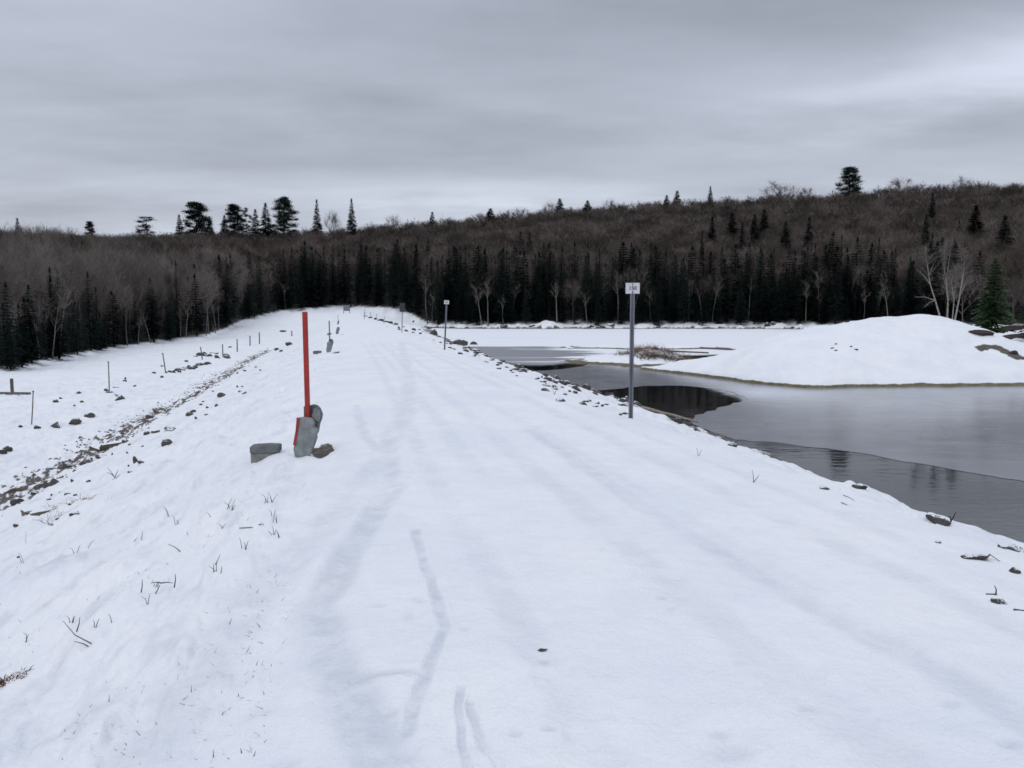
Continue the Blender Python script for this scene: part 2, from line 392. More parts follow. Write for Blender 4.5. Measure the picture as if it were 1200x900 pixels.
def mat_capped(name, c0, c1, thresh=.55, scale=7):
    """stone or wood with snow lying on its upper faces"""
    m, t, b = new_mat(name); v = objco(t)
    n = tex(t, scale, 5, .65, v)
    col = ramp(t, n, [(.3, c0), (.7, c1)])
    g = N(t, 'ShaderNodeNewGeometry'); s = N(t, 'ShaderNodeSeparateXYZ'); L(t, g.outputs['Normal'], s.inputs[0])
    k = mth(t, 'ADD', s.outputs[2], mth(t, 'MULTIPLY', mth(t, 'SUBTRACT', tex(t, 5, 3, .5, v), .5), .6))
    k = mth(t, 'MULTIPLY', mth(t, 'SUBTRACT', k, thresh), 9.0, True)
    L(t, mixc(t, k, col, (.83, .86, .91)), b.inputs['Base Color'])
    b.inputs['Roughness'].default_value = .85; b.inputs['Specular IOR Level'].default_value = .2
    bump(t, b, tex(t, scale * 3, 5, .65, v), .5, .02)
    return m
def mat_leaf(name, c0, c1, scale=.6, trans=0):
    m, t, b = new_mat(name)
    oi = N(t, 'ShaderNodeObjectInfo')
    v = objco(t); n = tex(t, scale, 4, .6, v)
    tone = N(t, 'ShaderNodeAttribute', _attribute_name='tone').outputs['Fac']
    n = mth(t, 'ADD', n, mth(t, 'MULTIPLY', mth(t, 'ADD', tone, mth(t, 'SUBTRACT', oi.outputs['Random'], .5)), .75))
    L(t, ramp(t, n, [(.25, c0), (.75, c1)]), b.inputs['Base Color'])
    b.inputs['Roughness'].default_value = .85; b.inputs['Specular IOR Level'].default_value = .05
    return m
M_SNOW = mat_snow()
M_TWIG = mat_leaf('bare_twigs', (.066, .053, .048), (.225, .190, .172), .10)
M_TWIGP = mat_leaf('pale_twigs', (.13, .112, .102), (.25, .225, .205), .10)
M_BARK = mat_simple('grey_bark', (.07, .06, .055), (.17, .15, .135), 3, .9, 0, .3, .1, (1, 1, .3), .03)
M_PALE = mat_simple('pale_bark', (.19, .175, .16), (.40, .375, .35), 3, .85, 0, .2, .1, (1, 1, 2), .02)
M_FARP = mat_simple('far_birch_bark', (.10, .095, .09), (.25, .24, .23), 3, .85, 0, 0, .1)
M_DBARK = mat_simple('dark_bark', (.018, .015, .013), (.05, .04, .035), 3, .9, 0, .2, .05)
M_NEED = mat_leaf('spruce_needles', (.005, .010, .011), (.022, .037, .032), .35)
M_NEED2 = mat_leaf('pine_needles', (.026, .050, .028), (.075, .12, .062), .9)
M_ROCK = mat_capped('rock_dark', (.035, .032, .032), (.125, .115, .108), .82)
M_ROCK2 = mat_capped('rock_brown', (.09, .075, .055), (.22, .19, .15), .75)
M_RED = mat_simple('red_paint', (.24, .018, .017), (.44, .032, .026), 9, .5, 0, .15, .4, (1, 1, .4))
M_CONC = mat_simple('weathered_concrete', (.16, .175, .18), (.32, .34, .345), 8, .9, 0, .5, .2, (1, 1, 1), .012)
M_CONCD = mat_simple('dark_concrete', (.10, .106, .112), (.20, .21, .22), 8, .9, 0, .5, .2, (1, 1, 1), .012)
M_CONCB = mat_simple('stained_concrete', (.16, .16, .14), (.30, .30, .27), 9, .9, 0, .4, .2, (1, 1, 1), .008)
M_GALV = mat_simple('galvanised_steel', (.13, .14, .17), (.26, .27, .31), 7, .55, .35, .15, .4, (1, 1, .25))
M_PLATE = mat_simple('white_sign_plate', (.56, .56, .60), (.70, .70, .74), 9, .5, 0, 0, .4)
M_INK = mat_simple('dark_lettering', (.03, .032, .04), (.05, .05, .06), 9, .6, 0, 0, .3)
M_WOOD = mat_simple('weathered_wood', (.075, .065, .06), (.19, .17, .16), 10, .9, 0, .3, .1, (1, 1, .2))
M_GRASS = mat_leaf('dry_grass', (.16, .105, .055), (.33, .235, .14), 3)
M_TWIGD = mat_leaf('dead_twig', (.035, .028, .026), (.10, .085, .08), 3)
M_SLAB = mat_capped('dark_slab', (.018, .014, .014), (.075, .055, .052), 1.12)
M_BRUSH = mat_leaf('brown_brush', (.10, .07, .05), (.26, .19, .14), 2)
M_LOG = mat_simple('pale_log', (.20, .18, .15), (.38, .35, .31), 4, .9, 0, .3, .1)

# ------------------------------------------------------------------ mesh helpers
class MB:
    def __init__(s): s.v = []; s.f = []; s.m = []
    def add(s, vs, fs, mi=0):
        o = len(s.v); s.v.extend(vs); s.f.extend([tuple(i + o for i in f) for f in fs]); s.m.extend([mi] * len(fs))
    def tube(s, pts, rad, n=6, mi=0, cap=True):
        pts = [Vector(p) for p in pts]; rings = []
        o = len(s.v)
        for i, p in enumerate(pts):
            d = (pts[min(i + 1, len(pts) - 1)] - pts[max(i - 1, 0)])
            d = d.normalized() if d.length > 1e-9 else Vector((0, 0, 1))
            a = d.cross(Vector((0, 1, 0)) if abs(d.y) < .9 else Vector((1, 0, 0))).normalized(); b = d.cross(a)
            r = rad[i]
            for k in range(n):
                an = 2 * math.pi * k / n
                s.v.append(tuple(p + a * (r * math.cos(an)) + b * (r * math.sin(an))))
        for i in range(len(pts) - 1):
            for k in range(n):
                k2 = (k + 1) % n
                s.f.append((o + i * n + k, o + i * n + k2, o + (i + 1) * n + k2, o + (i + 1) * n + k)); s.m.append(mi)
        if cap:
            s.f.append(tuple(o + k for k in range(n))[::-1]); s.m.append(mi)
            e = o + (len(pts) - 1) * n; s.f.append(tuple(e + k for k in range(n))); s.m.append(mi)
    def box(s, c, h, mi=0, rot=None):
        vs = []
        for sx, sy, sz in ((-1, -1, -1), (1, -1, -1), (1, 1, -1), (-1, 1, -1), (-1, -1, 1), (1, -1, 1), (1, 1, 1), (-1, 1, 1)):
            p = Vector((sx * h[0], sy * h[1], sz * h[2]))
            if rot: p = rot @ p
            vs.append(tuple(p + Vector(c)))
        s.add(vs, [(0, 3, 2, 1), (4, 5, 6, 7), (0, 1, 5, 4), (1, 2, 6, 5), (2, 3, 7, 6), (3, 0, 4, 7)], mi)
    def prism(s, outline, y0, y1, mi=0, taper=1.0):
        n = len(outline); cxx = sum(p[0] for p in outline) / n; czz = sum(p[1] for p in outline) / n
        vs = [(x, y0, z) for x, z in outline] + [(cxx + (x - cxx) * taper, y1, czz + (z - czz) * taper) for x, z in outline]
        fs = [tuple(range(n)), tuple(range(2 * n - 1, n - 1, -1))] + [(i + n, (i + 1) % n + n, (i + 1) % n, i) for i in range(n)]
        s.add(vs, fs, mi)
    def arrays(s):
        F_ = []; M_ = []
        for f, m in zip(s.f, s.m):
            for k in range(1, len(f) - 1): F_.append((f[0], f[k], f[k + 1])); M_.append(m)
        return np.array(s.v, np.float32), np.array(F_, np.int32), np.array(M_, np.int32)
    def mesh(s, name, mats, smooth=False):
        me = bpy.data.meshes.new(name); me.from_pydata(s.v, [], s.f)
        for m in mats: me.materials.append(m)
        me.polygons.foreach_set('material_index', s.m)
        if smooth: me.polygons.foreach_set('use_smooth', [True] * len(s.f))
        me.update(); return me
def obj(name, me, parent=None, loc=(0, 0, 0), rot=(0, 0, 0), scale=(1, 1, 1)):
    o = bpy.data.objects.new(name, me); C.objects.link(o)
    o.location = loc; o.rotation_euler = rot; o.scale = scale
    if parent: o.parent = parent
    return o
def tag(o, label, cat, group=None):
    o['label'] = label; o['category'] = cat
    if group: o['group'] = group
    return o
def thing(name, label, cat, loc=(0, 0, 0), rotz=0, group=None):
    o = obj(name, None, None, loc, (0, 0, rotz)); o.empty_display_size = .1
    return tag(o, label, cat, group)
def structure(o): o['kind'] = 'structure'; return o
def np_mesh(name, V, T, MI, mats):
    me = bpy.data.meshes.new(name)
    nv, nt_ = len(V), len(T)
    me.vertices.add(nv); me.vertices.foreach_set('co', np.ascontiguousarray(V, np.float32).ravel())
    me.loops.add(nt_ * 3); me.loops.foreach_set('vertex_index', np.ascontiguousarray(T, np.int32).ravel())
    me.polygons.add(nt_); me.polygons.foreach_set('loop_start', np.arange(0, nt_ * 3, 3, dtype=np.int32))
    for m in mats: me.materials.append(m)
    me.polygons.foreach_set('material_index', np.ascontiguousarray(MI, np.int32))
    me.update(calc_edges=True); return me

# ------------------------------------------------------------------ terrain
def build_terrain():
    th = np.concatenate([np.arange(-180, -50, 2.5), np.arange(-50, -38, .25), np.arange(-38, 38, .085), np.arange(38, 50, .25), np.arange(50, 180, 2.5)])
    th = np.radians(th); nth = len(th)
    rr = [0.35]
    while rr[-1] < 3200:
        r = rr[-1]; rr.append(r * (1.0105 if r < 14 else 1.0125 if r < 34 else 1.0045 if r < 62 else 1.0125 if r < 80 else 1.016 if r < 260 else 1.05))
    rr = np.array(rr); nr = len(rr)
    RR, TT = np.meshgrid(rr, th, indexing='ij')
    x = (RR * np.sin(TT)).ravel(); y = (RR * np.cos(TT)).ravel()
    z, comp, dirt, wet, lit, bank = ground(x, y, True)
    i = np.arange(nr - 1)[:, None]; j = np.arange(nth)[None, :]; j2 = (j + 1) % nth
    q = np.stack([i * nth + j, i * nth + j2, (i + 1) * nth + j2, (i + 1) * nth + j], -1).reshape(-1, 4)
    V = np.stack([x, y, z], 1)
    # smooth normals for the whole sheet
    n = np.cross(V[q[:, 2]] - V[q[:, 0]], V[q[:, 1]] - V[q[:, 3]])
    n *= np.sign(n[:, 2:3]) + (n[:, 2:3] == 0)
    VN = np.zeros_like(V)
    for k in range(4):
        for a in range(3): VN[:, a] += np.bincount(q[:, k], n[:, a], len(V))
    VN /= np.linalg.norm(VN, axis=1, keepdims=True) + 1e-12
    ctr = obj
    fc = np.stack([comp[q[:, k]] for k in range(4)], 1)
    fcomp = np.where((fc == fc[:, :1]).all(1), fc[:, 0], np.sort(fc, 1)[:, 1])
    # near the camera the tiny disc under the tripod
    for cid, name in ((0, 'ground'), (1, 'road'), (2, 'snow_mound'), (3, 'hills')):
        f = q[fcomp == cid]
        idx, inv = np.unique(f, return_inverse=True); f = inv.reshape(-1, 4)
        me = bpy.data.meshes.new(name)
        vv = V[idx]; extra = None
        me.vertices.add(len(vv)); me.vertices.foreach_set('co', vv.astype(np.float32).ravel())
        me.loops.add(len(f) * 4); me.loops.foreach_set('vertex_index', f.astype(np.int32).ravel())
        me.polygons.add(len(f)); me.polygons.foreach_set('loop_start', np.arange(0, len(f) * 4, 4, dtype=np.int32))
        me.polygons.foreach_set('use_smooth', np.ones(len(f), bool))
        me.update(calc_edges=True)
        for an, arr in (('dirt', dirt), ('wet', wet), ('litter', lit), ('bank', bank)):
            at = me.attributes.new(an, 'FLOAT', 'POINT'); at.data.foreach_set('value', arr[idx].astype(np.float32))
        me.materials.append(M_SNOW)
        me.normals_split_custom_set_from_vertices(VN[idx].tolist())
        structure(obj(name, me))
build_terrain()

# ------------------------------------------------------------------ lake: water, ice, snow covered ice
def mat_water():
    m, t, b = new_mat('open_water')
    b.inputs['Base Color'].default_value = (.006, .008, .010, 1); b.inputs['Roughness'].default_value = .04
    b.inputs['IOR'].default_value = 1.333
    v = objco(t, (.55, 1.5, 1)); n = tex(t, 2.6, 4, .55, v, .6)
    n2 = tex(t, .25, 2, .5, v)
    h = mth(t, 'MULTIPLY', n, ramp(t, n2, [(.35, (.25, .25, .25)), (.65, (1, 1, 1))]))
    bump(t, b, h, .10, .05); return m
def mat_ice():
    m, t, b = new_mat('grey_lake_ice')
    v = objco(t, (1, 1, 1)); a = tex(t, .16, 4, .55, v); c = tex(t, 1.1, 5, .6, v)
    k = mth(t, 'ADD', mth(t, 'MULTIPLY', a, .75), mth(t, 'MULTIPLY', c, .25))
    # thin frosted skin next to the island
    at = N(t, 'ShaderNodeAttribute', _attribute_name='frost').outputs['Fac']
    col = ramp(t, k, [(.36, (.155, .160, .180)), (.64, (.225, .23, .25))])
    dust = ramp(t, tex(t, 1.0, 6, .65, objco(t, (.10, .45, 1)), .5), [(.54, (0, 0, 0)), (.74, (1, 1, 1))])
    col = mixc(t, mth(t, 'MULTIPLY', dust, .38), col, (.44, .455, .49))
    col = mixc(t, at, col, (.46, .48, .54))
    L(t, col, b.inputs['Base Color'])
    rg = mth(t, 'ADD', .13, mth(t, 'MULTIPLY', c, .10)); L(t, rg, b.inputs['Roughness'])
    b.inputs['IOR'].default_value = 1.31
    bump(t, b, mth(t, 'ADD', a, mth(t, 'MULTIPLY', c, .3)), .04, .05); return m
def mat_snowice():
    m, t, b = new_mat('snow_covered_ice')
    v = objco(t, (.030, .16, 1)); n = tex(t, 1.0, 6, .6, v, .4)
    at = N(t, 'ShaderNodeAttribute', _attribute_name='bare').outputs['Fac']
    k = mth(t, 'MULTIPLY', mth(t, 'SUBTRACT', mth(t, 'ADD', at, mth(t, 'MULTIPLY', mth(t, 'SUBTRACT', n, .5), 2.4)), .46), 4.0, True)
    L(t, mixc(t, k, (.80, .82, .87), (.27, .275, .305)), b.inputs['Base Color'])
    L(t, mth(t, 'SUBTRACT', .8, mth(t, 'MULTIPLY', k, .5)), b.inputs['Roughness'])
    b.inputs['Specular IOR Level'].default_value = .25
    return m
M_WATER, M_ICE, M_SICE = mat_water(), mat_ice(), mat_snowice()
def sheet_grid(name, z, m):
    V = [(-60, -120, z), (320, -120, z), (320, 260, z), (-60, 260, z)]
    mb = MB(); mb.add(V, [(0, 1, 2, 3)]); return structure(obj(name, mb.mesh(name, [m])))
# keep the water on the lake side of the dam
wp = [xy(-120, 6), xy(-120, 330), xy(230, 330), xy(230, 6)]
mb = MB(); mb.add([(x_, y_, WATER) for x_, y_ in wp], [(0, 3, 2, 1)]); structure(obj('lake_water', mb.mesh('lake_water', [M_WATER])))

def smooth_poly(pts, sub=6, jit=.0, seed=1):
    """Catmull-Rom through a closed outline, with a little raggedness"""
    P = np.array(pts, float); n = len(P); out = []
    for i in range(n):
        p0, p1, p2, p3 = P[i - 1], P[i], P[(i + 1) % n], P[(i + 2) % n]
        for k in range(sub):
            t = k / sub
            out.append(.5 * ((2 * p1) + (-p0 + p2) * t + (2 * p0 - 5 * p1 + 4 * p2 - p3) * t * t + (-p0 + 3 * p1 - 3 * p2 + p3) * t ** 3))
    out = np.array(out)
    out[:, 0] += jit * fbm(out[:, 0] * 1.3, out[:, 1] * 1.3, seed, 3); out[:, 1] += 1.6 * jit * fbm(out[:, 0] * 1.3, out[:, 1] * 1.3, seed + 9, 3)
    return out
def ice_sheet(name, outline_px, z, thick, m, attr, fn, sub=6, jit=.15, step=0.6):
    P = np.array([unproj(a, b, z) for a, b in outline_px]); P = smooth_poly(P, sub, jit)
    bm = bmesh.new()
    vs = [bm.verts.new((p[0], p[1], z)) for p in P]
    f = bm.faces.new(vs); f.normal_update()
    if f.normal.z < 0: f.normal_flip()
    ex = bmesh.ops.extrude_face_region(bm, geom=[f])
    for v_ in [g for g in ex['geom'] if isinstance(g, bmesh.types.BMVert)]: v_.co.z -= 0
    top_z = z
    for v_ in vs: v_.co.z = z - thick
    bmesh.ops.triangulate(bm, faces=bm.faces[:])
    # refine so the frost attribute has somewhere to live
    lo = P.min(0); hi = P.max(0)
    for a in np.arange(lo[0], hi[0], step * 2):
        g = bm.verts[:] + bm.edges[:] + bm.faces[:]
        bmesh.ops.bisect_plane(bm, geom=g, plane_co=(a, 0, 0), plane_no=(1, 0, 0))
    for a in np.arange(lo[1], hi[1], step * 2):
        g = bm.verts[:] + bm.edges[:] + bm.faces[:]
        bmesh.ops.bisect_plane(bm, geom=g, plane_co=(0, a, 0), plane_no=(0, 1, 0))
    bmesh.ops.recalc_face_normals(bm, faces=bm.faces[:])
    me = bpy.data.meshes.new(name); bm.to_mesh(me); bm.free(); me.materials.append(m)
    co = np.zeros(len(me.vertices) * 3, np.float32); me.vertices.foreach_get('co', co); co = co.reshape(-1, 3)
    at = me.attributes.new(attr, 'FLOAT', 'POINT'); at.data.foreach_set('value', fn(co[:, 0], co[:, 1]).astype(np.float32))
    return structure(obj(name, me))
def frost(x, y):
    px_, py_ = proj(x, y, WATER + x * 0)
    k = np.exp(-((px_ - 905) / 60) ** 2 - ((py_ - 460) / 7) ** 2)
    return np.clip(k * 1.0 + .25 * np.exp(-((y - 45) / 5) ** 2) * (x > 12), 0, 1)
ICE_OUT = [(560, 436), (612, 440), (650, 449), (672, 457), (715, 456), (760, 452), (800, 452), (832, 455), (852, 458), (866, 463), (873, 467), (868, 471), (846, 477), (824, 485), (811, 492), (820, 500),
           (850, 512), (868, 515), (920, 520), (1000, 530), (1110, 549), (1200, 563), (1420, 600), (1560, 520), (1300, 447), (1000, 446), (930, 447), (850, 436), (790, 429), (740, 425), (700, 424), (682, 429), (640, 434)]
ice_sheet('lake_ice', ICE_OUT, WATER + .010, .02, M_ICE, 'frost', frost, 6, .22, 1.0)
def bare(x, y):
    px_, py_ = proj(x, y, WATER + x * 0)
    k = sst(402, 411, py_) * (1 - sst(660, 720, px_)) * .85
    k = np.maximum(k, .9 * sst(424, 428, py_))
    return np.clip(k + .18 * np.exp(-((py_ - 396) / 1.5) ** 2), 0, 1)
SNOW_OUT = [(470, 372.5), (480, 392), (520, 402), (556, 414), (590, 424), (612, 427), (640, 427), (665, 425), (690, 421), (720, 418), (800, 416), (900, 414), (1050, 412), (1300, 415), (1900, 420), (1900, 380), (1200, 377.5), (800, 377.5)]
ice_sheet('snowy_lake_ice', SNOW_OUT, WATER + .045, .05, M_SICE, 'bare', bare, 4, .25, 4.0)

# ------------------------------------------------------------------ tree prototypes
def bare_proto(seed, H=12.0, twigs=900, tw=.035, lean=0.0, pale=False, crown0=.35, spread=.42, limbs=9, dome=1.0):
    rnd = random.Random(seed); tr = MB(); cr = MB()
    lobes = [rnd.uniform(.8, 1.15) for _ in range(7)]
    def path(p, d, L_, n, wander, lift):
        pts = [Vector(p)]; d = Vector(d).normalized()
        for i in range(n):
            d = (d + Vector((rnd.uniform(-1, 1), rnd.uniform(-1, 1), rnd.uniform(-.6, .9) + lift)) * wander).normalized()
            pts.append(pts[-1] + d * (L_ / n))
        return pts
    rb = H * .0105 * rnd.uniform(.85, 1.2)
    main = path((0, 0, -.3), (lean * rnd.uniform(.5, 1.5), rnd.uniform(-.05, .05), 1), H * .76, 7, .08, .25)
    tr.tube(main, [rb * (1 - .82 * i / 7) for i in range(8)], 5)
    ends = []
    for k in range(limbs):
        t = crown0 + (1 - crown0) * (k + rnd.random()) / limbs * .95
        i = min(int(t * 7), 6); f = t * 7 - i
        p = main[i].lerp(main[i + 1], f)
        an = k * 2.4 + rnd.uniform(-.5, .5)
        up_ = rnd.uniform(.7, 1.5)
        ln = H * spread * (1.0 - .42 * (t - crown0) / (1 - crown0)) * rnd.uniform(.7, 1.15)
        q = path(p, (math.cos(an), math.sin(an), up_), ln, 4, .16, .25)
        r0_ = rb * (1 - .8 * t) * .6
        tr.tube(q, [r0_ * (1 - .8 * j / 4) for j in range(5)], 4, cap=False)
        for m_ in range(4):
            tt = rnd.uniform(.3, .95) * 4; j = min(int(tt), 3)
            pp = q[j].lerp(q[j + 1], tt - j)
            dd = (q[j + 1] - q[j]).normalized() + Vector((rnd.uniform(-1, 1), rnd.uniform(-1, 1), rnd.uniform(-.2, .9))) * .75
            qq = path(pp, dd, ln * rnd.uniform(.35, .6), 3, .2, .25)
            tr.tube(qq, [r0_ * .45, r0_ * .33, r0_ * .22, r0_ * .1], 3, cap=False)
            ends.append(qq)
        ends.append(q[1:])
    ends.append(main[5:])
    for _ in range(int(twigs * dome)):
        a_ = rnd.uniform(0, 6.283); cz = rnd.uniform(-.35, 1.0); rr_ = math.sqrt(max(0, 1 - cz * cz)) if cz > 0 else 1.0
        k_ = rnd.uniform(.45, .93) * lobes[int(a_ / 6.2832 * 7) % 7]
        cc = main[5]; n_ = Vector((math.cos(a_) * rr_, math.sin(a_) * rr_, cz))
        p = Vector((cc.x + n_.x * k_ * spread * H * .92, cc.y + n_.y * k_ * spread * H * .92, H * .60 + cz * k_ * H * .38))
        d = (n_ + Vector((rnd.uniform(-.6, .6), rnd.uniform(-.6, .6), rnd.uniform(0, .9)))).normalized(); ln = H * rnd.uniform(.03, .075)
        s_ = d.cross(Vector((rnd.uniform(-1, 1), rnd.uniform(-1, 1), rnd.uniform(-1, 1)))).normalized() * tw * rnd.uniform(.5, 1.0)
        cr.add([tuple(p - s_ * .5), tuple(p + s_ * .5), tuple(p + d * ln)], [(0, 1, 2)])
    for _ in range(int(twigs * .75)):
        q = rnd.choice(ends); tt = rnd.random() * (len(q) - 1); j = min(int(tt), len(q) - 2)
        p = q[j].lerp(q[j + 1], tt - j)
        d = (q[j + 1] - q[j]).normalized() + Vector((rnd.uniform(-1, 1), rnd.uniform(-1, 1), rnd.uniform(-.35, 1.0))) * 1.0
        d.normalize(); ln = H * rnd.uniform(.04, .115)
        s_ = d.cross(Vector((rnd.uniform(-1, 1), rnd.uniform(-1, 1), rnd.uniform(-1, 1)))).normalized() * tw * rnd.uniform(.6, 1.2)
        e = p + d * ln + Vector((0, 0, ln * .12))
        mid = p + d * ln * .55
        cr.add([tuple(p - s_ * .5), tuple(p + s_ * .5), tuple(e)], [(0, 1, 2)])
        if rnd.random() < .6:
            d2 = (d + Vector((rnd.uniform(-1, 1), rnd.uniform(-1, 1), rnd.uniform(-.3, .8))) * .8).normalized()
            cr.add([tuple(mid - s_ * .35), tuple(mid + s_ * .35), tuple(mid + d2 * ln * .6)], [(0, 1, 2)])
    return tr, cr
def conifer_proto(seed, H=14.0, Rm=2.0, whorls=26, nb=8, jag=1.0, per=7, crown0=.06, wid=.30, gap=.0, pw=.8, droop=.35):
    rnd = random.Random(seed); tr = MB(); cr = MB()
    rb = H * .011
    tr.tube([(0, 0, -.4), (.03 * H * rnd.uniform(-.3, .3), 0, H * .5), (0, 0, H * .985)], [rb, rb * .6, rb * .08], 5)
    for i in range(whorls):
        t = crown0 + (1 - crown0) * (i / (whorls - 1)) ** 1.05
        z = H * t; base_r = Rm * ((1 - t) / (1 - crown0)) ** pw
        if t < crown0 + .12: base_r *= .75
        for k in range(nb):
            if rnd.random() < gap: continue
            an = rnd.uniform(0, 2 * math.pi); r = max(base_r * rnd.uniform(1 - .42 * jag, 1.12), .10 * Rm * rnd.uniform(.5, 1))
            dz = -droop * r * rnd.uniform(.5, 1.2) + (.12 * r if t > .6 else 0)
            o = Vector((0, 0, z + rnd.uniform(-.5, .5) * H * .02)); d = Vector((math.cos(an), math.sin(an), 0)); sd_ = Vector((-math.sin(an), math.cos(an), 0))
            w_ = wid * Rm * (.45 + .6 * r / Rm)
            for j in range(per):
                f = (j + .3) / per
                a0 = o + d * (r * f * .92) + Vector((0, 0, dz * f * f + .10 * r * math.sin(f * 3.1)))
                side = 1 if j % 2 else -1
                ln = w_ * (1.15 - .75 * f) * rnd.uniform(.7, 1.25)
                tip = a0 + d * ln * .75 + sd_ * side * ln * rnd.uniform(.5, .95) + Vector((0, 0, -ln * rnd.uniform(.1, .5)))
                b_ = a0 + d * (r * .28 / 1.0 * rnd.uniform(.6, 1.1)) + Vector((0, 0, rnd.uniform(-.1, .04) * w_))
                cr.add([tuple(a0), tuple(b_), tuple(tip)], [(0, 1, 2)])
            e = o + d * r * 1.03 + Vector((0, 0, dz * 1.1)); a0 = o + d * r * .55 + Vector((0, 0, dz * .3))
            cr.add([tuple(a0 + sd_ * w_ * .22), tuple(a0 - sd_ * w_ * .22), tuple(e)], [(0, 1, 2)])
    top = Vector((0, 0, H))
    for k in range(5):
        an = k * 1.26; d = Vector((math.cos(an), math.sin(an), 0)) * Rm * .10
        cr.add([tuple(top + Vector((0, 0, .02 * H))), tuple(top - Vector((0, 0, H * .05)) + d), tuple(top - Vector((0, 0, H * .07)) - d * .3)], [(0, 1, 2)])
    return tr, cr
def pine_proto(seed, H=18.0, Rm=3.4, clumps=26, crown0=.35, shape='round', dens=300):
    """old white pine: bare lower trunk, level limbs carrying separate clumps"""
    rnd = random.Random(seed); tr = MB(); cr = MB(); rb = H * .013
    tr.tube([(0, 0, -.5), (.1, .05, H * .5), (-.05, 0, H * .93)], [rb, rb * .75, rb * .2], 6)
    for i in range(clumps):
        t = crown0 + (1 - crown0) * ((i + rnd.random()) / clumps)
        s_ = (t - crown0) / (1 - crown0)
        prof = {'round': min(1.0, .62 + 1.6 * s_) * max(0, 1 - s_ ** 1.6) ** .55 + .10, 'flat': min(1, .45 + s_ * .8) * (1 if s_ < .85 else .6), 'cone': (1 - s_) ** .7}[shape]
        an = rnd.uniform(0, 6.28); r = Rm * prof * rnd.uniform(.12, 1.0) ** .6 * .85
        c = Vector((math.cos(an) * r, math.sin(an) * r, H * t + r * .15))
        tr.tube([(0, 0, H * t - r * .25), tuple(c * .55 + Vector((0, 0, H * t * .45 - r * .10))), tuple(c)], [rb * .28, rb * .2, rb * .08], 3, cap=False)
        a, b_ = Rm * rnd.uniform(.18, .32), Rm * rnd.uniform(.09, .15)
        for _ in range(dens):
            q = Vector((rnd.gauss(0, .48) * a, rnd.gauss(0, .48) * a, rnd.gauss(0, .5) * b_)) + c
            d = Vector((rnd.uniform(-1, 1), rnd.uniform(-1, 1), rnd.uniform(-.1, .9))).normalized() * Rm * rnd.uniform(.05, .10)
            s2 = d.cross(Vector((rnd.uniform(-1, 1), rnd.uniform(-1, 1), rnd.uniform(-1, 1)))).normalized() * Rm * .020
            cr.add([tuple(q - s2), tuple(q + s2), tuple(q + d)], [(0, 1, 2)])
    return tr, cr
def as_pair(pr, name, mt, mc):
    return pr[0].mesh(name + '_trunk', [mt], True), pr[1].mesh(name + '_crown', [mc])
def as_single(pr, name, mt, mc):
    mb = MB(); mb.add(pr[0].v, pr[0].f, 0); mb.add(pr[1].v, pr[1].f, 1); return mb.mesh(name, [mt, mc])
def as_arr(pr):
    mb = MB(); mb.add(pr[0].v, pr[0].f, 0); mb.add(pr[1].v, pr[1].f, 1); return mb.arrays()

HB, HC = 12.0, 14.0
bare_hi = [bare_proto(100 + i, HB, 1500, .034, .06 * (i % 3 - 1), crown0=[.30, .42, .25, .36, .48, .3][i], spread=[.36, .30, .42, .34, .28, .38][i], limbs=[11, 10, 12, 11, 10, 12][i]) for i in range(6)]
bare_lo = [bare_proto(200 + i, HB, 620, .060, .05 * (i % 3 - 1), crown0=[.34, .42, .28, .38][i], spread=[.38, .33, .42, .36][i], limbs=8) for i in range(4)]
birch_hi = [bare_proto(300 + i, HB, 190, .03, .08 * (i % 3 - 1), crown0=[.52, .6, .48, .56][i], spread=[.15, .13, .18, .14][i], limbs=7, dome=.4) for i in range(4)]
con_hi = [conifer_proto(400 + i, HC, [1.9, 2.6, 1.6, 2.3, 1.9][i], [30, 26, 32, 24, 30][i], 11, [1.0, .9, 1.1, 1.2, .9][i], crown0=[.05, .08, .04, .12, .06][i], pw=[.75, .6, .9, .65, .8][i]) for i in range(5)]
con_lo = [conifer_proto(500 + i, HC, [2.0, 2.3, 1.7][i], 18, 7, 1.0, per=3, wid=.42) for i in range(3)]
PAIR = {'bare': [as_pair(p, 'bare_tree', M_BARK, M_TWIG) for p in bare_hi], 'palebare': [as_pair(p, 'bare_tree', M_FARP, M_TWIGP) for p in bare_hi],
        'birch': [as_pair(p, 'birch_tree', M_FARP, M_TWIG) for p in birch_hi], 'con': [as_pair(p, 'spruce_tree', M_DBARK, M_NEED) for p in con_hi]}
SING = {'bare': [as_single(p, 'bare_tree', M_BARK, M_TWIG) for p in bare_hi], 'con': [as_single(p, 'spruce_tree', M_DBARK, M_NEED) for p in con_hi]}
LOW = {'bare': [as_arr(p) for p in bare_lo], 'con': [as_arr(p) for p in con_lo]}

# ------------------------------------------------------------------ forest positions
rs = np.random.RandomState(7)
pts = []
for sp_, lo, hi in ((3.2, 40, 215), (4.6, 215, 300), (5.6, 300, 480)):
    n = int(2 * 490 / sp_)
    gx, gy = np.meshgrid((np.arange(n) - n / 2) * sp_, np.arange(int(490 / sp_)) * sp_)
    gx = gx.ravel() + rs.uniform(-.45, .45, gx.size) * sp_; gy = gy.ravel() + rs.uniform(-.45, .45, gy.size) * sp_
    r = np.hypot(gx, gy); a = np.degrees(np.arctan2(gx, gy))
    k = (r > lo) & (r <= hi) & (np.abs(a) < 39)
    pts.append(np.stack([gx[k], gy[k]], 1))
pts = np.concatenate(pts)
p, r, r0, zb, top, rr = hill_parts(pts[:, 0], pts[:, 1])
dep = r - r0
k = dep > .3
pts, p, r, dep = pts[k], p[k], r[k], dep[k]
z = ground(pts[:, 0], pts[:, 1])
k = (z > WATER + .2) | (p < 470)
pts, p, r, dep, z = pts[k], p[k], r[k], dep[k], z[k]
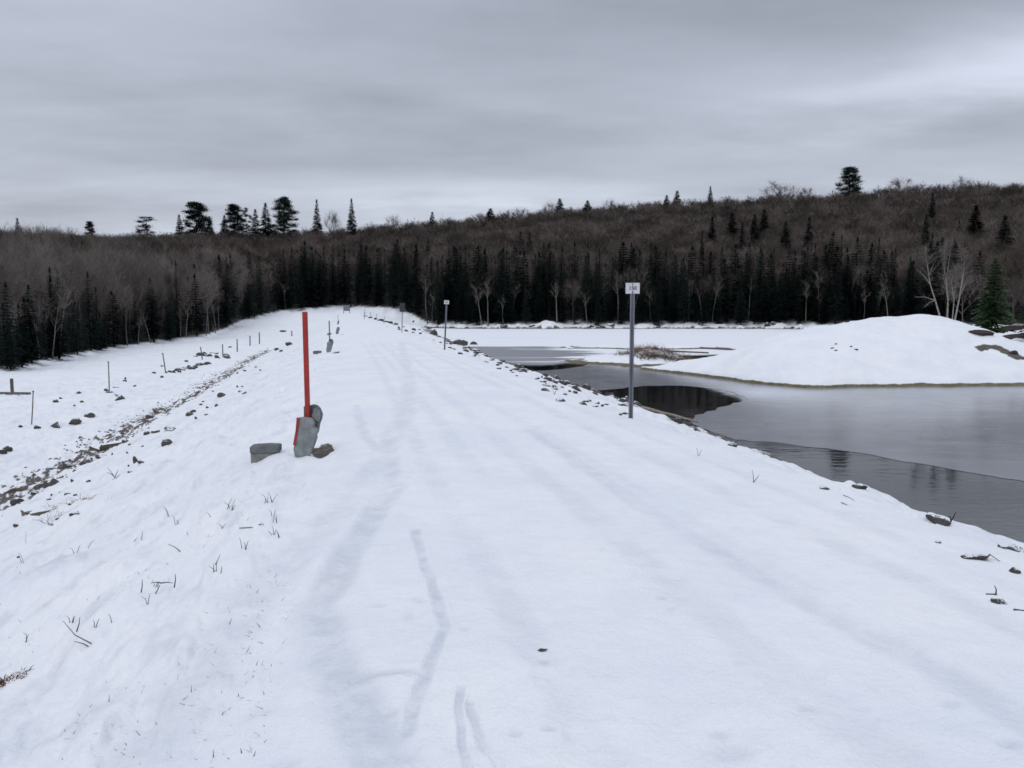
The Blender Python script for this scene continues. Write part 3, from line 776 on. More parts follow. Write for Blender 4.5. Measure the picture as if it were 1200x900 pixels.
nse = fbm(pts[:, 0] / 22, pts[:, 1] / 22, 111, 3)
# chance of a conifer, by bearing and depth into the wood
belt = np.interp(p, [-200, 0, 30, 110, 140, 200, 280, 330, 345, 470, 500, 700, 900, 1000, 1200, 1400], [16, 18, 22, 20, 12, 14, 24, 45, 55, 50, 42, 38, 36, 34, 26, 20])
pm = np.interp(p, [-200, 0, 20, 110, 140, 270, 330, 480, 560, 1050, 1200], [.7, .75, .85, .82, .72, .8, .98, .98, .97, .95, .45])
pm = np.where((p < 118) & (dep < 9), .97, pm)
pm = np.where((p > 1125) & (p < 1215), .15, pm)
pc = pm * (1 - sst(.55, 1.15, dep / belt + nse * .5)) + .018 + .05 * (nse > .45)
isc = rs.rand(len(p)) < pc
hB = rs.uniform(9.5, 13.5, len(p)); hC = rs.uniform(11, 17.5, len(p)) * np.interp(p, [-200, 0, 130, 200, 300, 350, 1200], [.5, .5, .62, .72, .9, 1.0, .95]) * np.where(dep > belt * 1.2, .85, 1)
hB *= np.interp(r, [50, 110, 180], [.86, .95, 1.0])
# lower bushy front row
hC = hC * np.where(rs.rand(len(p)) < .25, rs.uniform(.45, .8, len(p)), 1)
hC = np.where((dep < 5) & (p > 118), hC * rs.uniform(.5, .95, len(p)), hC)
h = np.where(isc, hC, hB)
WD = np.where(isc, rs.uniform(.95, 1.6, len(p)), np.interp(r, [200, 330], [1.0, 1.4]))
print('forest trees', len(p), 'conifers', isc.sum())

# how much of each tree the photograph's view can show: front to back, by column
def visible(pts, z, h, isc):
    y = pts[:, 1]; order = np.argsort(y); cov = np.full(1240, 1000.0); vis = np.zeros(len(y))
    pxs, pyb = proj(pts[:, 0], y, z); _, pyt = proj(pts[:, 0], y, z + h)
    hw = np.maximum(F * np.where(isc, .10, .22) * h / y, 1)
    for i in order:
        a, b = int(pxs[i] - hw[i]) + 20, int(pxs[i] + hw[i]) + 21
        a, b = max(a, 0), min(b, 1240)
        if a >= b: continue
        seg = cov[a:b]; g = np.clip(np.minimum(seg, pyb[i]) - pyt[i], 0, None)
        vis[i] = g.sum(); cov[a:b] = np.minimum(seg, np.where(isc[i], pyt[i] + (pyb[i] - pyt[i]) * .15, pyt[i] + (pyb[i] - pyt[i]) * .2))
    return vis
vis = visible(pts, z, h, isc)
def variant_rot(i): return rs.uniform(0, 6.28)
chosen = np.zeros(len(p), bool)
for flag in (True, False):
    ids = np.where(isc == flag)[0]; ids = ids[np.argsort(-vis[ids])][:(225 if flag else 285)]; chosen[ids] = True
side = lambda q: 'left' if q < 340 else ('end' if q < 490 else 'lake')
LAB = {(True, 'left'): ('dark spruce among bare trees of the wood beyond the snowy field', 'spruces in the wood beyond the snowy field'),
       (True, 'end'): ('tall dark spruce in the wood closing off the far end of the snowy road', 'spruces behind the far end of the road'),
       (True, 'lake'): ('dark spruce in the evergreen belt along the far shore of the frozen lake', 'spruces along the far lake shore'),
       (False, 'left'): ('bare grey brown hardwood in the wood beyond the snowy field', 'bare trees in the wood beyond the field'),
       (False, 'end'): ('bare brown hardwood rising behind the spruces at the far end of the road', 'bare trees behind the end of the road'),
       (False, 'lake'): ('bare brown hardwood on the hillside across the frozen lake', 'bare trees on the hill across the lake')}
def plant(kind, name, var, x, y, zz, hh, label, cat, group, rot, parts=True, lean=(0, 0), wide=1.0, H0=None):
    H0 = H0 or (HC if kind == 'con' else HB); s = hh / H0
    if parts:
        o = thing(name, label, cat, (x, y, zz), rot, group); o.scale = (s * wide, s * wide, s); o.rotation_euler = (lean[0], lean[1], rot)
        a, b = PAIR[kind][var]; obj('trunk', a, o); obj('crown', b, o)
    else:
        o = obj(name, SING[kind][var], None, (x, y, zz), (lean[0], lean[1], rot), (s * wide, s * wide, s)); tag(o, label, cat, group)
    return o
big = set(np.where(chosen)[0][np.argsort(-vis[chosen])][:150].tolist())
for i in np.where(chosen)[0]:
    sd_ = side(p[i]); lb, gp = LAB[(bool(isc[i]), sd_)]
    kind = 'con' if isc[i] else ('palebare' if (i in big and p[i] < 330 and rs.rand() < .7) else 'bare')
    nvar = len(PAIR[kind])
    plant(kind, 'spruce_tree' if isc[i] else 'bare_tree', int(rs.randint(nvar)), float(pts[i, 0]), float(pts[i, 1]), float(z[i]) - .05, float(h[i]), lb, 'tree', gp,
          float(rs.uniform(0, 6.28)), i in big, wide=float(rs.uniform(.85, 1.2) * WD[i] * (.72 if kind == 'palebare' else 1)))
# the rest of the wood, one mass of each kind
def mass(name, kind, ids, mats, label, cat):
    Vs, Ts, Ms, Tn = [], [], [], []; off = 0; H0 = HC if kind == 'con' else HB
    for i in ids:
        V, T, M_ = LOW[kind][rs.randint(len(LOW[kind]))]
        a = rs.uniform(0, 6.28); s = h[i] / H0; wd = s * rs.uniform(.85, 1.25) * WD[i]; ca, sa = math.cos(a) * wd, math.sin(a) * wd
        W = np.empty_like(V); W[:, 0] = V[:, 0] * ca - V[:, 1] * sa + pts[i, 0]; W[:, 1] = V[:, 0] * sa + V[:, 1] * ca + pts[i, 1]; W[:, 2] = V[:, 2] * s + z[i]
        Tn.append(np.full(len(V), rs.uniform(-.5, .5), np.float32)); Vs.append(W); Ts.append(T + off); Ms.append(M_); off += len(V)
    o = obj(name, np_mesh(name, np.concatenate(Vs), np.concatenate(Ts), np.concatenate(Ms), mats))
    at = o.data.attributes.new('tone', 'FLOAT', 'POINT'); at.data.foreach_set('value', np.concatenate(Tn))
    o['kind'] = 'stuff'; tag(o, label, cat); return o
rest = np.where(~chosen & (r < 480) & (np.abs(p - 600) < 720) & ((vis > 0) | (dep < 60) | (r > 330)))[0]
print('mass', len(rest))
mass('bare_forest', 'bare', rest[~isc[rest]], [M_BARK, M_TWIG], 'brown mass of leafless hardwoods covering the hill behind the lake', 'forest')
mass('spruce_forest', 'con', rest[isc[rest]], [M_DBARK, M_NEED], 'dark spruces scattered deep in the leafless hillside forest', 'forest')

# ------------------------------------------------------------------ singled out trees
def at_dist(px, y):            # ground point at a picture column and a distance ahead
    x = (px - 600) / F * y; return x, y, gz(x, y)
# skyline and hillside evergreens: column, top row, distance, kind, half width in pixels, label
def pine_pair(seed, **kw): return as_pair(pine_proto(seed, **kw), 'pine_tree', M_DBARK, M_NEED)
PINES = {'round': pine_pair(601, shape='round', clumps=95, Rm=4.6, dens=170, crown0=.30), 'tall': pine_pair(602, shape='round', clumps=100, Rm=4.0, dens=170, crown0=.25),
         'flat': pine_pair(603, shape='flat', clumps=16, Rm=4.2, crown0=.5, dens=240), 'cone': pine_pair(604, shape='cone', clumps=40, Rm=4.4, crown0=.28)}
CONES = [as_pair(conifer_proto(450 + i, HC, 2.3, 36, 15, .55, per=8, crown0=.05, wid=.36, pw=.8, droop=.3), 'spruce_tree', M_DBARK, M_NEED) for i in range(2)]
SKYT = [(29, 258, 428, 'con', 5, 'lone small spruce above the skyline, leftmost of those over the wood'),
        (6, 270, 428, 'con', 7, 'short spruce barely topping the skyline at the very edge of the photo'),
        (112, 262, 428, 'cone', 9, 'low broad dark evergreen over the skyline, between the lone spruce and the flat pine'),
        (178, 257, 428, 'flat', 15, 'flat topped pine on the skyline, thin and see-through'),
        (216, 254, 430, 'con', 6, 'thin grey spruce touching the big round pine on the skyline'),
        (235, 241, 424, 'round', 18, 'big dark round crowned pine with gaps, above the wood on the skyline'),
        (251, 256, 427, 'con', 5, 'small dark spruce leaning on the big round pine'),
        (268, 255, 425, 'con', 6, 'short pointed spruce left of the high domed pine on the skyline'),
        (279, 243, 428, 'round', 13, 'domed pine on the skyline, middle of the evergreen cluster'),
        (293, 248, 430, 'flat', 8, 'pale thin crowned pine beside the domed pine'),
        (304, 248, 424, 'con', 7, 'shorter of two pointed cone shaped spruces on the skyline'),
        (316, 241, 424, 'con', 9, 'taller of two pointed cone shaped spruces on the skyline'),
        (337, 235, 422, 'tall', 16, 'tall bushy dark pine, highest in the skyline row above the red pole'),
        (375, 237, 426, 'con', 6, 'slim ragged spruce on the skyline right of the tall bushy pine'),
        (415, 236, 426, 'con', 6, 'slender dark spire spruce on the skyline above the far end of the road'),
        (508, 251, 428, 'con', 4, 'tiny spruce tip on the skyline behind the second sign post'),
        (575, 247, 428, 'con', 6, 'low dark evergreen tip on the skyline over the middle of the hill'),
        (655, 236, 428, 'con', 6, 'small dark spruce on the skyline left of the near sign post'),
        (687, 238, 428, 'con', 5, 'small dark spruce tip on the hill crest just left of the near sign'),
        (778, 232, 428, 'con', 4, 'small spire just left of a slightly taller one on the hill crest'),
        (790, 227, 427, 'con', 5, 'pointed spruce on the hill crest right of the near sign'),
        (828, 222, 427, 'con', 3.5, 'very slim tall spire standing out on the hill crest'),
        (988, 201, 424, 'round', 14, 'big lone pine crowning the hill, ragged crown against the sky'),
        (1084, 229, 400, 'con', 5, 'small dark spruce high on the hill right of the lone crown pine'),
        (831, 257, 330, 'con', 6, 'dark spruce in the bare hillside below the very slim spire'),
        (854, 252, 330, 'con', 9, 'broad dark spruce left of the dark pair on the hillside'),
        (866, 262, 322, 'con', 4, 'little spruce touching the broad dark one on the hillside'),
        (880, 253, 330, 'con', 7, 'left one of a dark spruce pair on the hillside'),
        (891, 248, 334, 'con', 8, 'right and taller one of a dark spruce pair on the hillside'),
        (916, 262, 310, 'con', 7, 'squat dark spruce alone on the hillside right of the pair'),
        (943, 257, 265, 'con', 6, 'narrow black spire spruce low on the hillside above the mound'),
        (1078, 254, 320, 'con', 5, 'small dark spruce on the hillside above the white birches'),
        (1135, 244, 300, 'con', 10, 'large dark spruce on the hillside between birches and green pine'),
        (1169, 255, 290, 'con', 9, 'dark spruce on the hillside straight above the green pine'),
        (820, 272, 290, 'con', 3, 'tiny narrow spruce on the hillside under the slim spire')]
for px_, ty, yd, kind, hw, lb in SKYT:
    if yd < 410:
        for yd in range(185, 420, 3):
            x_, y_, z_ = at_dist(px_, yd)
            if EYE + (366 - ty) / F * yd - z_ < 18.5: break
    x_, y_, z_ = at_dist(px_, yd)
    ztop = EYE + (366 - ty) / F * yd
    hh = max(ztop - z_, 7.0)
    Hm = 18.0 if kind != 'con' else HC
    o = thing('pine_tree' if kind != 'con' else 'spruce_tree', lb, 'tree', (x_, y_, z_), rs.uniform(0, 6))
    vi = int(rs.randint(5))
    R_ = {'round': 4.6, 'tall': 4.0, 'flat': 4.2, 'cone': 4.4}.get(kind) or 2.3
    s = hh / Hm; wd = (hw * yd / F) / R_ * 1.15
    if kind == 'con':
        vis_ = max(np.interp(px_, SKY[:, 0], SKY[:, 1]) - ty, 8) * 1.25 if yd > 410 else 22
        f_ = min(vis_ * yd / F / hh, .9); wd = (hw * yd / F) / (R_ * f_ ** .8) * (1.2 if yd > 410 else .9)
    o.scale = (wd, wd, s)
    a, b = PINES[kind] if kind != 'con' else CONES[vi % 2]
    obj('trunk', a, o); obj('crown', b, o)
# young spruces crowding the edge of the left wood
for i in range(29):
    px_ = rs.uniform(2, 126) if i < 17 else rs.uniform(126, 345)
    yd = float(r0f(np.array([px_]))[0]) + (rs.uniform(.5, 5) if i < 17 else rs.uniform(2, 8)); x_, y_, z_ = at_dist(px_, yd)
    hh = EYE + (366 - (rs.uniform(346, 392) if i < 17 else rs.uniform(338, 362))) / F * yd - z_
    plant('con', 'spruce_tree', int(rs.randint(5)), x_, y_, z_ - .05, max(hh, 2.5), 'young dark spruce crowding the edge of the wood at the far left of the field' if i < 17 else 'dark young spruce between the pale trunks at the edge of the wood', 'tree',
          'young spruces at the far left wood edge' if i < 17 else 'young spruces between pale trunks', rs.uniform(0, 6), True, wide=rs.uniform(1.1, 1.9))
# leafless crowns poking over the ridge
for px_, ty, hw in ((392, 247, 7), (462, 252, 8), (605, 243, 11), (640, 237, 9), (712, 234, 9), (910, 216, 16), (940, 221, 10), (1045, 211, 16), (1120, 210, 12), (170, 264, 8)):
    x_, y_, z_ = at_dist(px_, 428); hh = EYE + (366 - ty) / F * 428 - z_
    plant('bare', 'bare_tree', int(rs.randint(6)), x_, y_, z_, hh, 'leafless rounded crown standing proud of the forested skyline', 'tree', 'leafless crowns on the skyline', rs.uniform(0, 6), True, wide=1.1 * hw / 9)
# pale birches in front of the woods: column, base row, top row, lean
BIRCH = [(150, 413, 338, .10), (162, 413, 362, -.02), (177, 409, 345, .03), (212, 389, 345, -.10), (219, 388, 336, .22), (253, 384, 342, .02), (336, 366, 322, .02),
         (462, 372, 335, -.08), (507, 381, 335, .06), (513, 381, 343, -.04), (565, 383, 318, .02), (572, 383, 312, .06), (590, 384, 340, .01), (653, 384, 318, -.05), (688, 385, 330, -.1),
         (724, 386, 300, .02), (763, 386, 330, -.18), (834, 384, 312, .10), (846, 385, 325, -.04), (943, 380, 318, .0), (960, 380, 336, .05),
         (70, 424, 318, .05), (60, 426, 332, -.06), (196, 398, 350, .05), (1010, 380, 330, .02), (1040, 378, 318, -.05)]
for i in range(22):
    px_ = rs.uniform(480, 1060); BIRCH.append((px_, 384, rs.uniform(296, 340), rs.uniform(-.09, .09)))
for i in range(18):
    px_ = rs.uniform(0, 335); BIRCH.append((px_, 384, rs.uniform(325, 352), rs.uniform(-.08, .08)))
for i, (px_, by, ty, ln) in enumerate(BIRCH):
    yd = float(r0f(np.array([px_]))[0]) + (rs.uniform(-.5, 4) if i < 26 else rs.uniform(3, 16))
    x_, y_, z_ = at_dist(px_, yd)
    ytop = EYE + (366 - ty) / F * yd
    lf = px_ < 340
    plant('birch', 'birch_tree', i % 4, x_, y_, z_ - .05, max(ytop - z_, 3.5), 'pale slender birch trunk in front of the dark wood beyond the field' if lf else 'pale slender birch trunk among the dark spruces on the far lake shore',
          'tree', 'birches edging the wood beyond the field' if lf else 'birches on the far lake shore', rs.uniform(0, 6), True, (0, ln * .6))

# birches and green pine on the snow mound
def hand_birch(px_, yd, pts_px, label, rad=.075, branches=(), seed=0):
    """a birch whose stem follows picture points at its own distance"""
    rnd = random.Random(seed)
    x0, y0, z0 = at_dist(px_, yd)
    def P(a, b, dy=0): 
        q = ray(a, b); t = (yd + dy) / q[1]; return Vector((q[0] * t - x0, yd + dy - y0, EYE + q[2] * t - z0))
    o = thing('birch_tree', label, 'tree', (x0, y0, z0))
    tr = MB(); cr = MB()
    pts_ = [Vector((P(*pts_px[0]).x, 0, -.15))] + [P(a, b, rnd.uniform(-.3, .3) * i / 3) for i, (a, b) in enumerate(pts_px)]
    n = len(pts_); rad *= .85; tr.tube(pts_, [rad * (1 - .85 * i / (n - 1)) for i in range(n)], 7)
    ends = [pts_[n // 2:]]
    for (i, a, b) in branches:
        st = pts_[i]; en = P(a, b, rnd.uniform(-.7, .7)); mid = st.lerp(en, .5) + Vector((0, 0, .12))
        tr.tube([st, mid, en], [rad * .42, rad * .28, rad * .08], 5, cap=False); ends.append([st.lerp(mid, .6), mid, en])
    for _ in range(16):
        i = rnd.randint(n // 2, n - 2); st = pts_[i].lerp(pts_[i + 1], rnd.random())
        d = Vector((rnd.uniform(-1, 1), rnd.uniform(-1, 1), rnd.uniform(.4, 1.6))).normalized() * rnd.uniform(.5, 1.1)
        tr.tube([st, st + d * .5 + Vector((0, 0, .05)), st + d], [rad * .22, rad * .15, rad * .05], 4, cap=False); ends.append([st, st + d * .5, st + d])
    for _ in range(520):
        q = rnd.choice(ends); tt = rnd.random() * (len(q) - 1); j = min(int(tt), len(q) - 2); st = q[j].lerp(q[j + 1], tt - j)
        d = Vector((rnd.uniform(-1, 1), rnd.uniform(-1, 1), rnd.uniform(-.5, 1.1))).normalized() * rnd.uniform(.2, .65)
        s_ = d.cross(Vector((rnd.uniform(-1, 1), rnd.uniform(-1, 1), rnd.uniform(-1, 1)))).normalized() * .010
        cr.add([tuple(st - s_), tuple(st + s_), tuple(st + d)], [(0, 1, 2)])
    obj('trunk', tr.mesh('birch_trunk', [M_PALE], True), o); obj('crown', cr.mesh('birch_crown', [M_TWIGP]), o)
hand_birch(1102, 54.0, [(1102, 373), (1096, 352), (1090, 333), (1087, 312), (1085, 296)], 'white birch on top of the snow mound, leaning to the left with a low limb', .085, [(2, 1071, 348), (3, 1074, 316), (2, 1082, 361)], 1)
hand_birch(1110, 54.5, [(1110, 374), (1111, 352), (1109, 330), (1106, 312), (1107, 293)], 'upright white birch in the middle of the clump on the snow mound', .085, [(3, 1114, 292), (2, 1104, 318)], 2)
hand_birch(1116, 54.2, [(1116, 375), (1118, 352), (1115, 331), (1117, 318)], 'shortest stem of the white birches on the snow mound', .06, [(2, 1122, 316)], 3)
hand_birch(1119, 54.0, [(1119, 375), (1124, 350), (1128, 325), (1131, 305), (1129, 291)], 'white birch on the snow mound leaning right towards the green pine', .085, [(2, 1134, 328), (3, 1126, 298)], 4)
gp = conifer_proto(710, 6.2, 1.55, 26, 13, 1.0, per=13, crown0=.14, wid=.30, pw=.55, droop=.12)
x_, y_, z_ = at_dist(1161, 57.5)
gs = (EYE + (366 - 303) / F * 57.5 - z_) / 6.2
o = thing('pine_tree', 'young bushy green pine behind the right shoulder of the snow mound', 'tree', (x_, y_, z_ - .05)); o.scale = (gs,) * 3
obj('trunk', gp[0].mesh('pine_trunk', [M_DBARK], True), o); obj('crown', gp[1].mesh('pine_crown', [M_NEED2]), o)
gp2 = conifer_proto(711, 5.0, 1.3, 20, 10, 1.0, per=9, crown0=.10, wid=.26, pw=.65, droop=.12)
x_, y_, z_ = at_dist(1207, 63)
o = thing('pine_tree', 'green pine partly cut by the right edge of the photo behind the mound', 'tree', (x_, y_, z_ - .05))
obj('trunk', gp2[0].mesh('pine_trunk', [M_DBARK], True), o); obj('crown', gp2[1].mesh('pine_crown', [M_NEED2]), o)

# ------------------------------------------------------------------ marker posts with concrete bases (left edge of the crest)
def face_out(x, y): return math.atan2(-x, y)   # turn a front built towards -y to the viewer's side of the road
def marker(px_, py_, label, pole_mat, group, lump=False, with_pole=True, poleh=1.22):
    x_, y_, z_ = hit(px_, py_); z_ -= .02
    o = thing('marker_post', label, 'post', (x_, y_, z_), R(2), group)
    # broken concrete sleeve, outline in metres (front face seen from the road)
    front = [(-.15, .02), (-.165, .10), (-.13, .30), (-.115, .46), (-.085, .475), (-.01, .47), (.05, .46), (.075, .40), (.055, .36), (.10, .33), (.105, .29), (.085, .27), (.095, .22), (.07, .15), (.04, .07), (-.01, -.02), (-.06, -.05), (-.12, -.03)]
    b = MB(); b.prism(front, -.10, .06, 0, .93)
    me = b.mesh('concrete_base', [M_CONC]); e = obj('concrete_base', me, o)
    bv = e.modifiers.new('bevel', 'BEVEL'); bv.width = .012; bv.segments = 2
    back = [(-.075, .28), (-.075, .58), (-.02, .585), (.03, .60), (.075, .59), (.11, .55), (.135, .48), (.125, .42), (.10, .36), (.08, .25), (.0, .20)]
    b = MB(); b.prism(back, .062, .17, 0, .95)
    e = obj('back_slab', b.mesh('back_slab', [M_CONCD]), o); bv = e.modifiers.new('bevel', 'BEVEL'); bv.width = .012; bv.segments = 2
    # pale broken flake on its right flank
    b = MB(); b.prism([(.03, .47), (.055, .56), (.09, .575), (.12, .53), (.13, .46), (.11, .40), (.075, .42)], .02, .06, 0, .9)
    obj('broken_flake', b.mesh('broken_flake', [M_CONC]), o)
    if pole_mat is M_RED:
        b = MB(); b.prism([(-.163, .155), (-.135, .150), (-.082, .44), (-.072, .466), (-.113, .472), (-.128, .33)], -.112, -.098)
        obj('red_stripe', b.mesh('red_stripe', [M_RED]), o)
    if with_pole:
        b = MB()
        # folded steel channel: web and two flanges
        hw, d = .025, .024; t = .006
        lean = Vector((-.004, 0, 0))
        z0, z1 = .40, .40 + poleh
        for (cx_, cy_, sx, sy) in ((0, -d, hw, t), (-hw + t, 0, t, d), (hw - t, 0, t, d)):
            vs = []
            for zz, off in ((z0, 0), (z1, 1)):
                for ax, ay in ((-1, -1), (1, -1), (1, 1), (-1, 1)):
                    vs.append((cx_ + ax * sx + lean.x * off - .015, cy_ + ay * sy + .018, zz))
            b.add(vs, [(3, 2, 1, 0), (4, 5, 6, 7), (0, 1, 5, 4), (1, 2, 6, 5), (2, 3, 7, 6), (3, 0, 4, 7)])
        obj('pole', b.mesh('marker_pole', [pole_mat]), o)
    return o
marker(363, 533, 'bright red marker pole standing in a broken grey concrete base', M_RED, None, poleh=1.275).scale = (1.08, 1.08, 1.08)
marker(387, 412.2, 'grey marker pole in a grey concrete base, next one beyond the red pole', M_GALV, None, poleh=1.02)
marker(396, 391.5, 'stubby broken concrete base without pole, third along the road edge', M_GALV, None, with_pole=False)
marker(396.5, 380.3, 'dark distant marker pole on the road edge, farthest of the row', M_WOOD, None, poleh=1.05)

def block(px_, py_, wd, ht, label, group=None):
    x_, y_, z_ = hit(px_, py_)
    o = thing('concrete_block', label, 'block', (x_, y_, z_ - .03), R(6), group)
    b = MB(); h2 = wd / 2
    prof = [(-h2 * .96, -.06), (h2 * .62, -.06), (h2 * .80, 0), (h2 * .94, ht * .5), (-h2 * .97, ht * .5)]
    b.prism(prof, 0, .20, 0, 1.0)
    e = obj('footing', b.mesh('footing', [M_CONCB]), o); bv = e.modifiers.new('bevel', 'BEVEL'); bv.width = .012; bv.segments = 2
    b = MB(); b.prism([(-h2, ht * .5), (h2, ht * .5), (h2, ht * .97), (h2 * .3, ht * 1.02), (-h2 * .6, ht * .99), (-h2, ht * .95)], -.012, .215, 0, 1.0)
    e = obj('cap', b.mesh('cap', [M_CONCD]), o); bv = e.modifiers.new('bevel', 'BEVEL'); bv.width = .010; bv.segments = 2
block(310, 537, .36, .19, 'low grey concrete block half sunk in snow left of the red pole')
block(371.5, 415, .36, .18, 'small concrete block in snow beside the grey marker pole')
block(386, 392.4, .36, .18, 'small far concrete block in snow beside the stubby base')

# ------------------------------------------------------------------ sign posts on the lake side
def text_mesh(body, size):
    cu = bpy.data.curves.new('t', 'FONT'); cu.body = body; cu.size = size; cu.align_x = 'CENTER'; cu.align_y = 'CENTER'; cu.extrude = .0012; cu.offset = size * .02
    to = bpy.data.objects.new('t', cu); C.objects.link(to)
    dg = bpy.context.evaluated_depsgraph_get(); me = bpy.data.meshes.new_from_object(to.evaluated_get(dg))
    bpy.data.objects.remove(to); bpy.data.curves.remove(cu); return me
def sign_post(px_, py_, top_row, label, number=None, plate='white', wd=.215, hp=.165, lean=0.0):
    x_, y_, z_ = hit(px_, py_); H = EYE + (366 - top_row) / F * y_ - z_; k_ = y_ / {739: 12.0, 521: 33.7, 471: 62.0}[px_]; wd *= k_; hp *= k_
    print('sign', px_, x_, y_, z_, H)
    o = thing('sign_post', label, 'sign', (x_, y_, z_), R(-4)); o.rotation_euler = (0, lean, R(-4))
    b = MB(); hw, d, t = .032, .020, .005
    top_ = H - hp + .005
    for (cx_, cy_, sx, sy, zt) in ((0, d, hw, t, top_), (-hw * .62, 0, t, d, top_), (hw * .62, 0, t, d, top_), (-hw * .85, -d, hw * .3, t, top_), (hw * .85, -d, hw * .3, t, top_), (0, d + .004, .012, .004, H - .004)):
        b.box((cx_, cy_, (zt - .3) / 2), (sx, sy, (zt + .3) / 2))
    obj('post', b.mesh('post', [M_GALV]), o)
    b = MB(); b.box((0, -.034, H - hp / 2), (wd / 2, .004, hp / 2))
    if plate == 'white':
        # bolt heads and a centre seam
        for zz in (.87, .12):
            b.tube([(0, -.038, H - hp + hp * zz), (0, -.044, H - hp + hp * zz)], [.012, .011], 10, 1)
        b.box((.002, -.0392, H - hp * .86), (.005, .0008, hp * .12), 1)
        if number:
            tm = text_mesh(number, .085)
            vs = [(v_.co.x, -.0395 - v_.co.z, H - hp / 2 + v_.co.y) for v_ in tm.vertices]
            b.add(vs, [tuple(f.vertices) for f in tm.polygons], 1); bpy.data.meshes.remove(tm)
    obj('sign_plate', b.mesh('sign_plate', [M_PLATE if plate == 'white' else M_INK, M_INK if plate == 'white' else M_PLATE]), o)
    # snow heaped at the foot
    return o
sign_post(739, 490, 332, 'tall steel post with white plate reading 150, nearest on the lake side', '150')
sign_post(521, 410, 352, 'leaning steel post with small white plate, second along the lake side', '200', lean=R(3))
sign_post(471, 389, 355, 'far leaning post carrying a dark plate, third along the lake side', None, 'dark', .42, .72, R(2))
for i, (px_, py_, hh) in enumerate([(442, 375.8, 1.5), (428, 371.5, 1.9), (427, 374, 1.5), (434, 372.6, 1.4), (450, 379, 1.2)]):
    x_, y_ = xy(0, 0); x_, y_, z_ = hit(px_, py_)
    lab = ['thin far stake on the lake side edge, in front of the dark boulders', 'taller thin far stake near the road end', 'thin far stake close to the taller one at the road end', 'thin far stake midway between the taller stake and the dark plate', 'short far stake nearest the dark plate'][i]
    b = MB(); b.tube([(0, 0, -.2), (0, 0, hh)], [.05, .045], 6); b.tube([(0, 0, hh), (0, 0, hh + .08)], [.07, .06], 6)
    tag(obj('stake', b.mesh('stake', [M_GALV]), None, (x_, y_, z_), (0, R(2 * (i - 2)), 0)), lab, 'stake')
# board at the end of the road
x_, y_, z_ = at_dist(407, 205)
o = thing('notice_board', 'pale grey notice board standing across the far end of the snowy road', 'board', (x_, y_, z_))
b = MB(); b.box((0, 0, 1.35), (.85, .03, .75)); obj('panel', b.mesh('panel', [M_GALV]), o)
for s_ in (-1, 1):
    b = MB(); b.box((s_ * .8, .08, 1.0), (.07, .05, 1.35)); obj('leg', b.mesh('leg', [M_WOOD]), o)

# ------------------------------------------------------------------ fence stakes in the field
FENCE = [(37, 497, 458, 'leaning', 'thin leaning stake in the field, nearest of the stake row'), (128, 460, 424, '', 'thin upright stake in the field with a small cap, second of the row'), (194, 437, 414, 'lr', 'thin stake leaning left beside the row of dark stones'),
         (237, 421, 407, 'lr', 'thin stake in the field, first one beyond the row of dark stones'), (261, 417, 404, '', 'thin stake rising from the pile of dark stones and sticks'), (278, 412, 398, '', 'thin stake right of the stone and stick pile'), (293, 405, 394, '', 'faint far stake third from the far end of the field row'), (304, 403, 390, '', 'faint far stake second from the far end of the field row'), (342, 394, 388, '', 'short far stub at the far end of the field row')]
for px_, by, ty, st, lb in FENCE:
    x_, y_, z_ = hit(px_, by); hh = (by - ty) / F * y_ * 1.0
    b = MB(); rr_ = max(.022, y_ * .00075)
    b.tube([(0, 0, -.25), (.01, 0, hh * .5), (0, 0, hh)], [rr_, rr_ * .95, rr_ * .85], 7); b.tube([(0, 0, hh - .03), (0, 0, hh + .03)], [rr_ * 1.5, rr_ * 1.4], 7)
    tag(obj('fence_stake', b.mesh('fence_stake', [M_WOOD]), None, (x_, y_, z_), (0, R(6 if st == 'leaning' else (-6 if st == 'lr' else 1)), 0)), lb, 'stake')
x_, y_, z_ = hit(11, 462)
b = MB(); b.box((0, 0, .28), (.065, .065, .54)); e = tag(obj('wooden_post', b.mesh('wooden_post', [M_WOOD]), None, (x_, y_ + .25, z_), (0, 0, .3)), 'short thick dark wooden post at the field edge, by the low beam', 'post')
b = MB(); b.box((0, 0, .02), (1.1, .07, .055)); tag(obj('timber_beam', b.mesh('timber_beam', [M_WOOD]), None, (x_ + .05, y_ - .1, z_ + .05), (0, R(1), .05)), 'dark low timber beam lying on the snow in front of the short thick post', 'beam')

# ------------------------------------------------------------------ stones
def rock_proto(seed, sub=3):
    rnd = np.random.RandomState(seed); bm = bmesh.new(); bmesh.ops.create_icosphere(bm, subdivisions=sub, radius=1)
    # cut by random planes for a broken look, then roughen
    pl = [(Vector(rnd.normal(size=3)).normalized(), rnd.uniform(.45, .85)) for _ in range(11)]
    for v_ in bm.verts:
        for n_, d_ in pl:
            k_ = v_.co.dot(n_)
            if k_ > d_: v_.co -= n_ * (k_ - d_)
        v_.co *= 1 + .10 * float(vn(np.array([v_.co.x * 2.5 + seed]), np.array([v_.co.y * 2.5 + v_.co.z * 1.7]), seed)[0])
    me = bpy.data.meshes.new('stone'); bm.to_mesh(me); bm.free(); return me
ROCKS = []
for i in range(9):
    me = rock_proto(900 + i); me.materials.append(M_ROCK); ROCKS.append(me)
ROCKB = []
for i in range(4):
    me = rock_proto(950 + i); me.materials.append(M_ROCK2); ROCKB.append(me)
SLABS = []
for i in range(3):
    me = rock_proto(980 + i); me.materials.append(M_SLAB); SLABS.append(me)
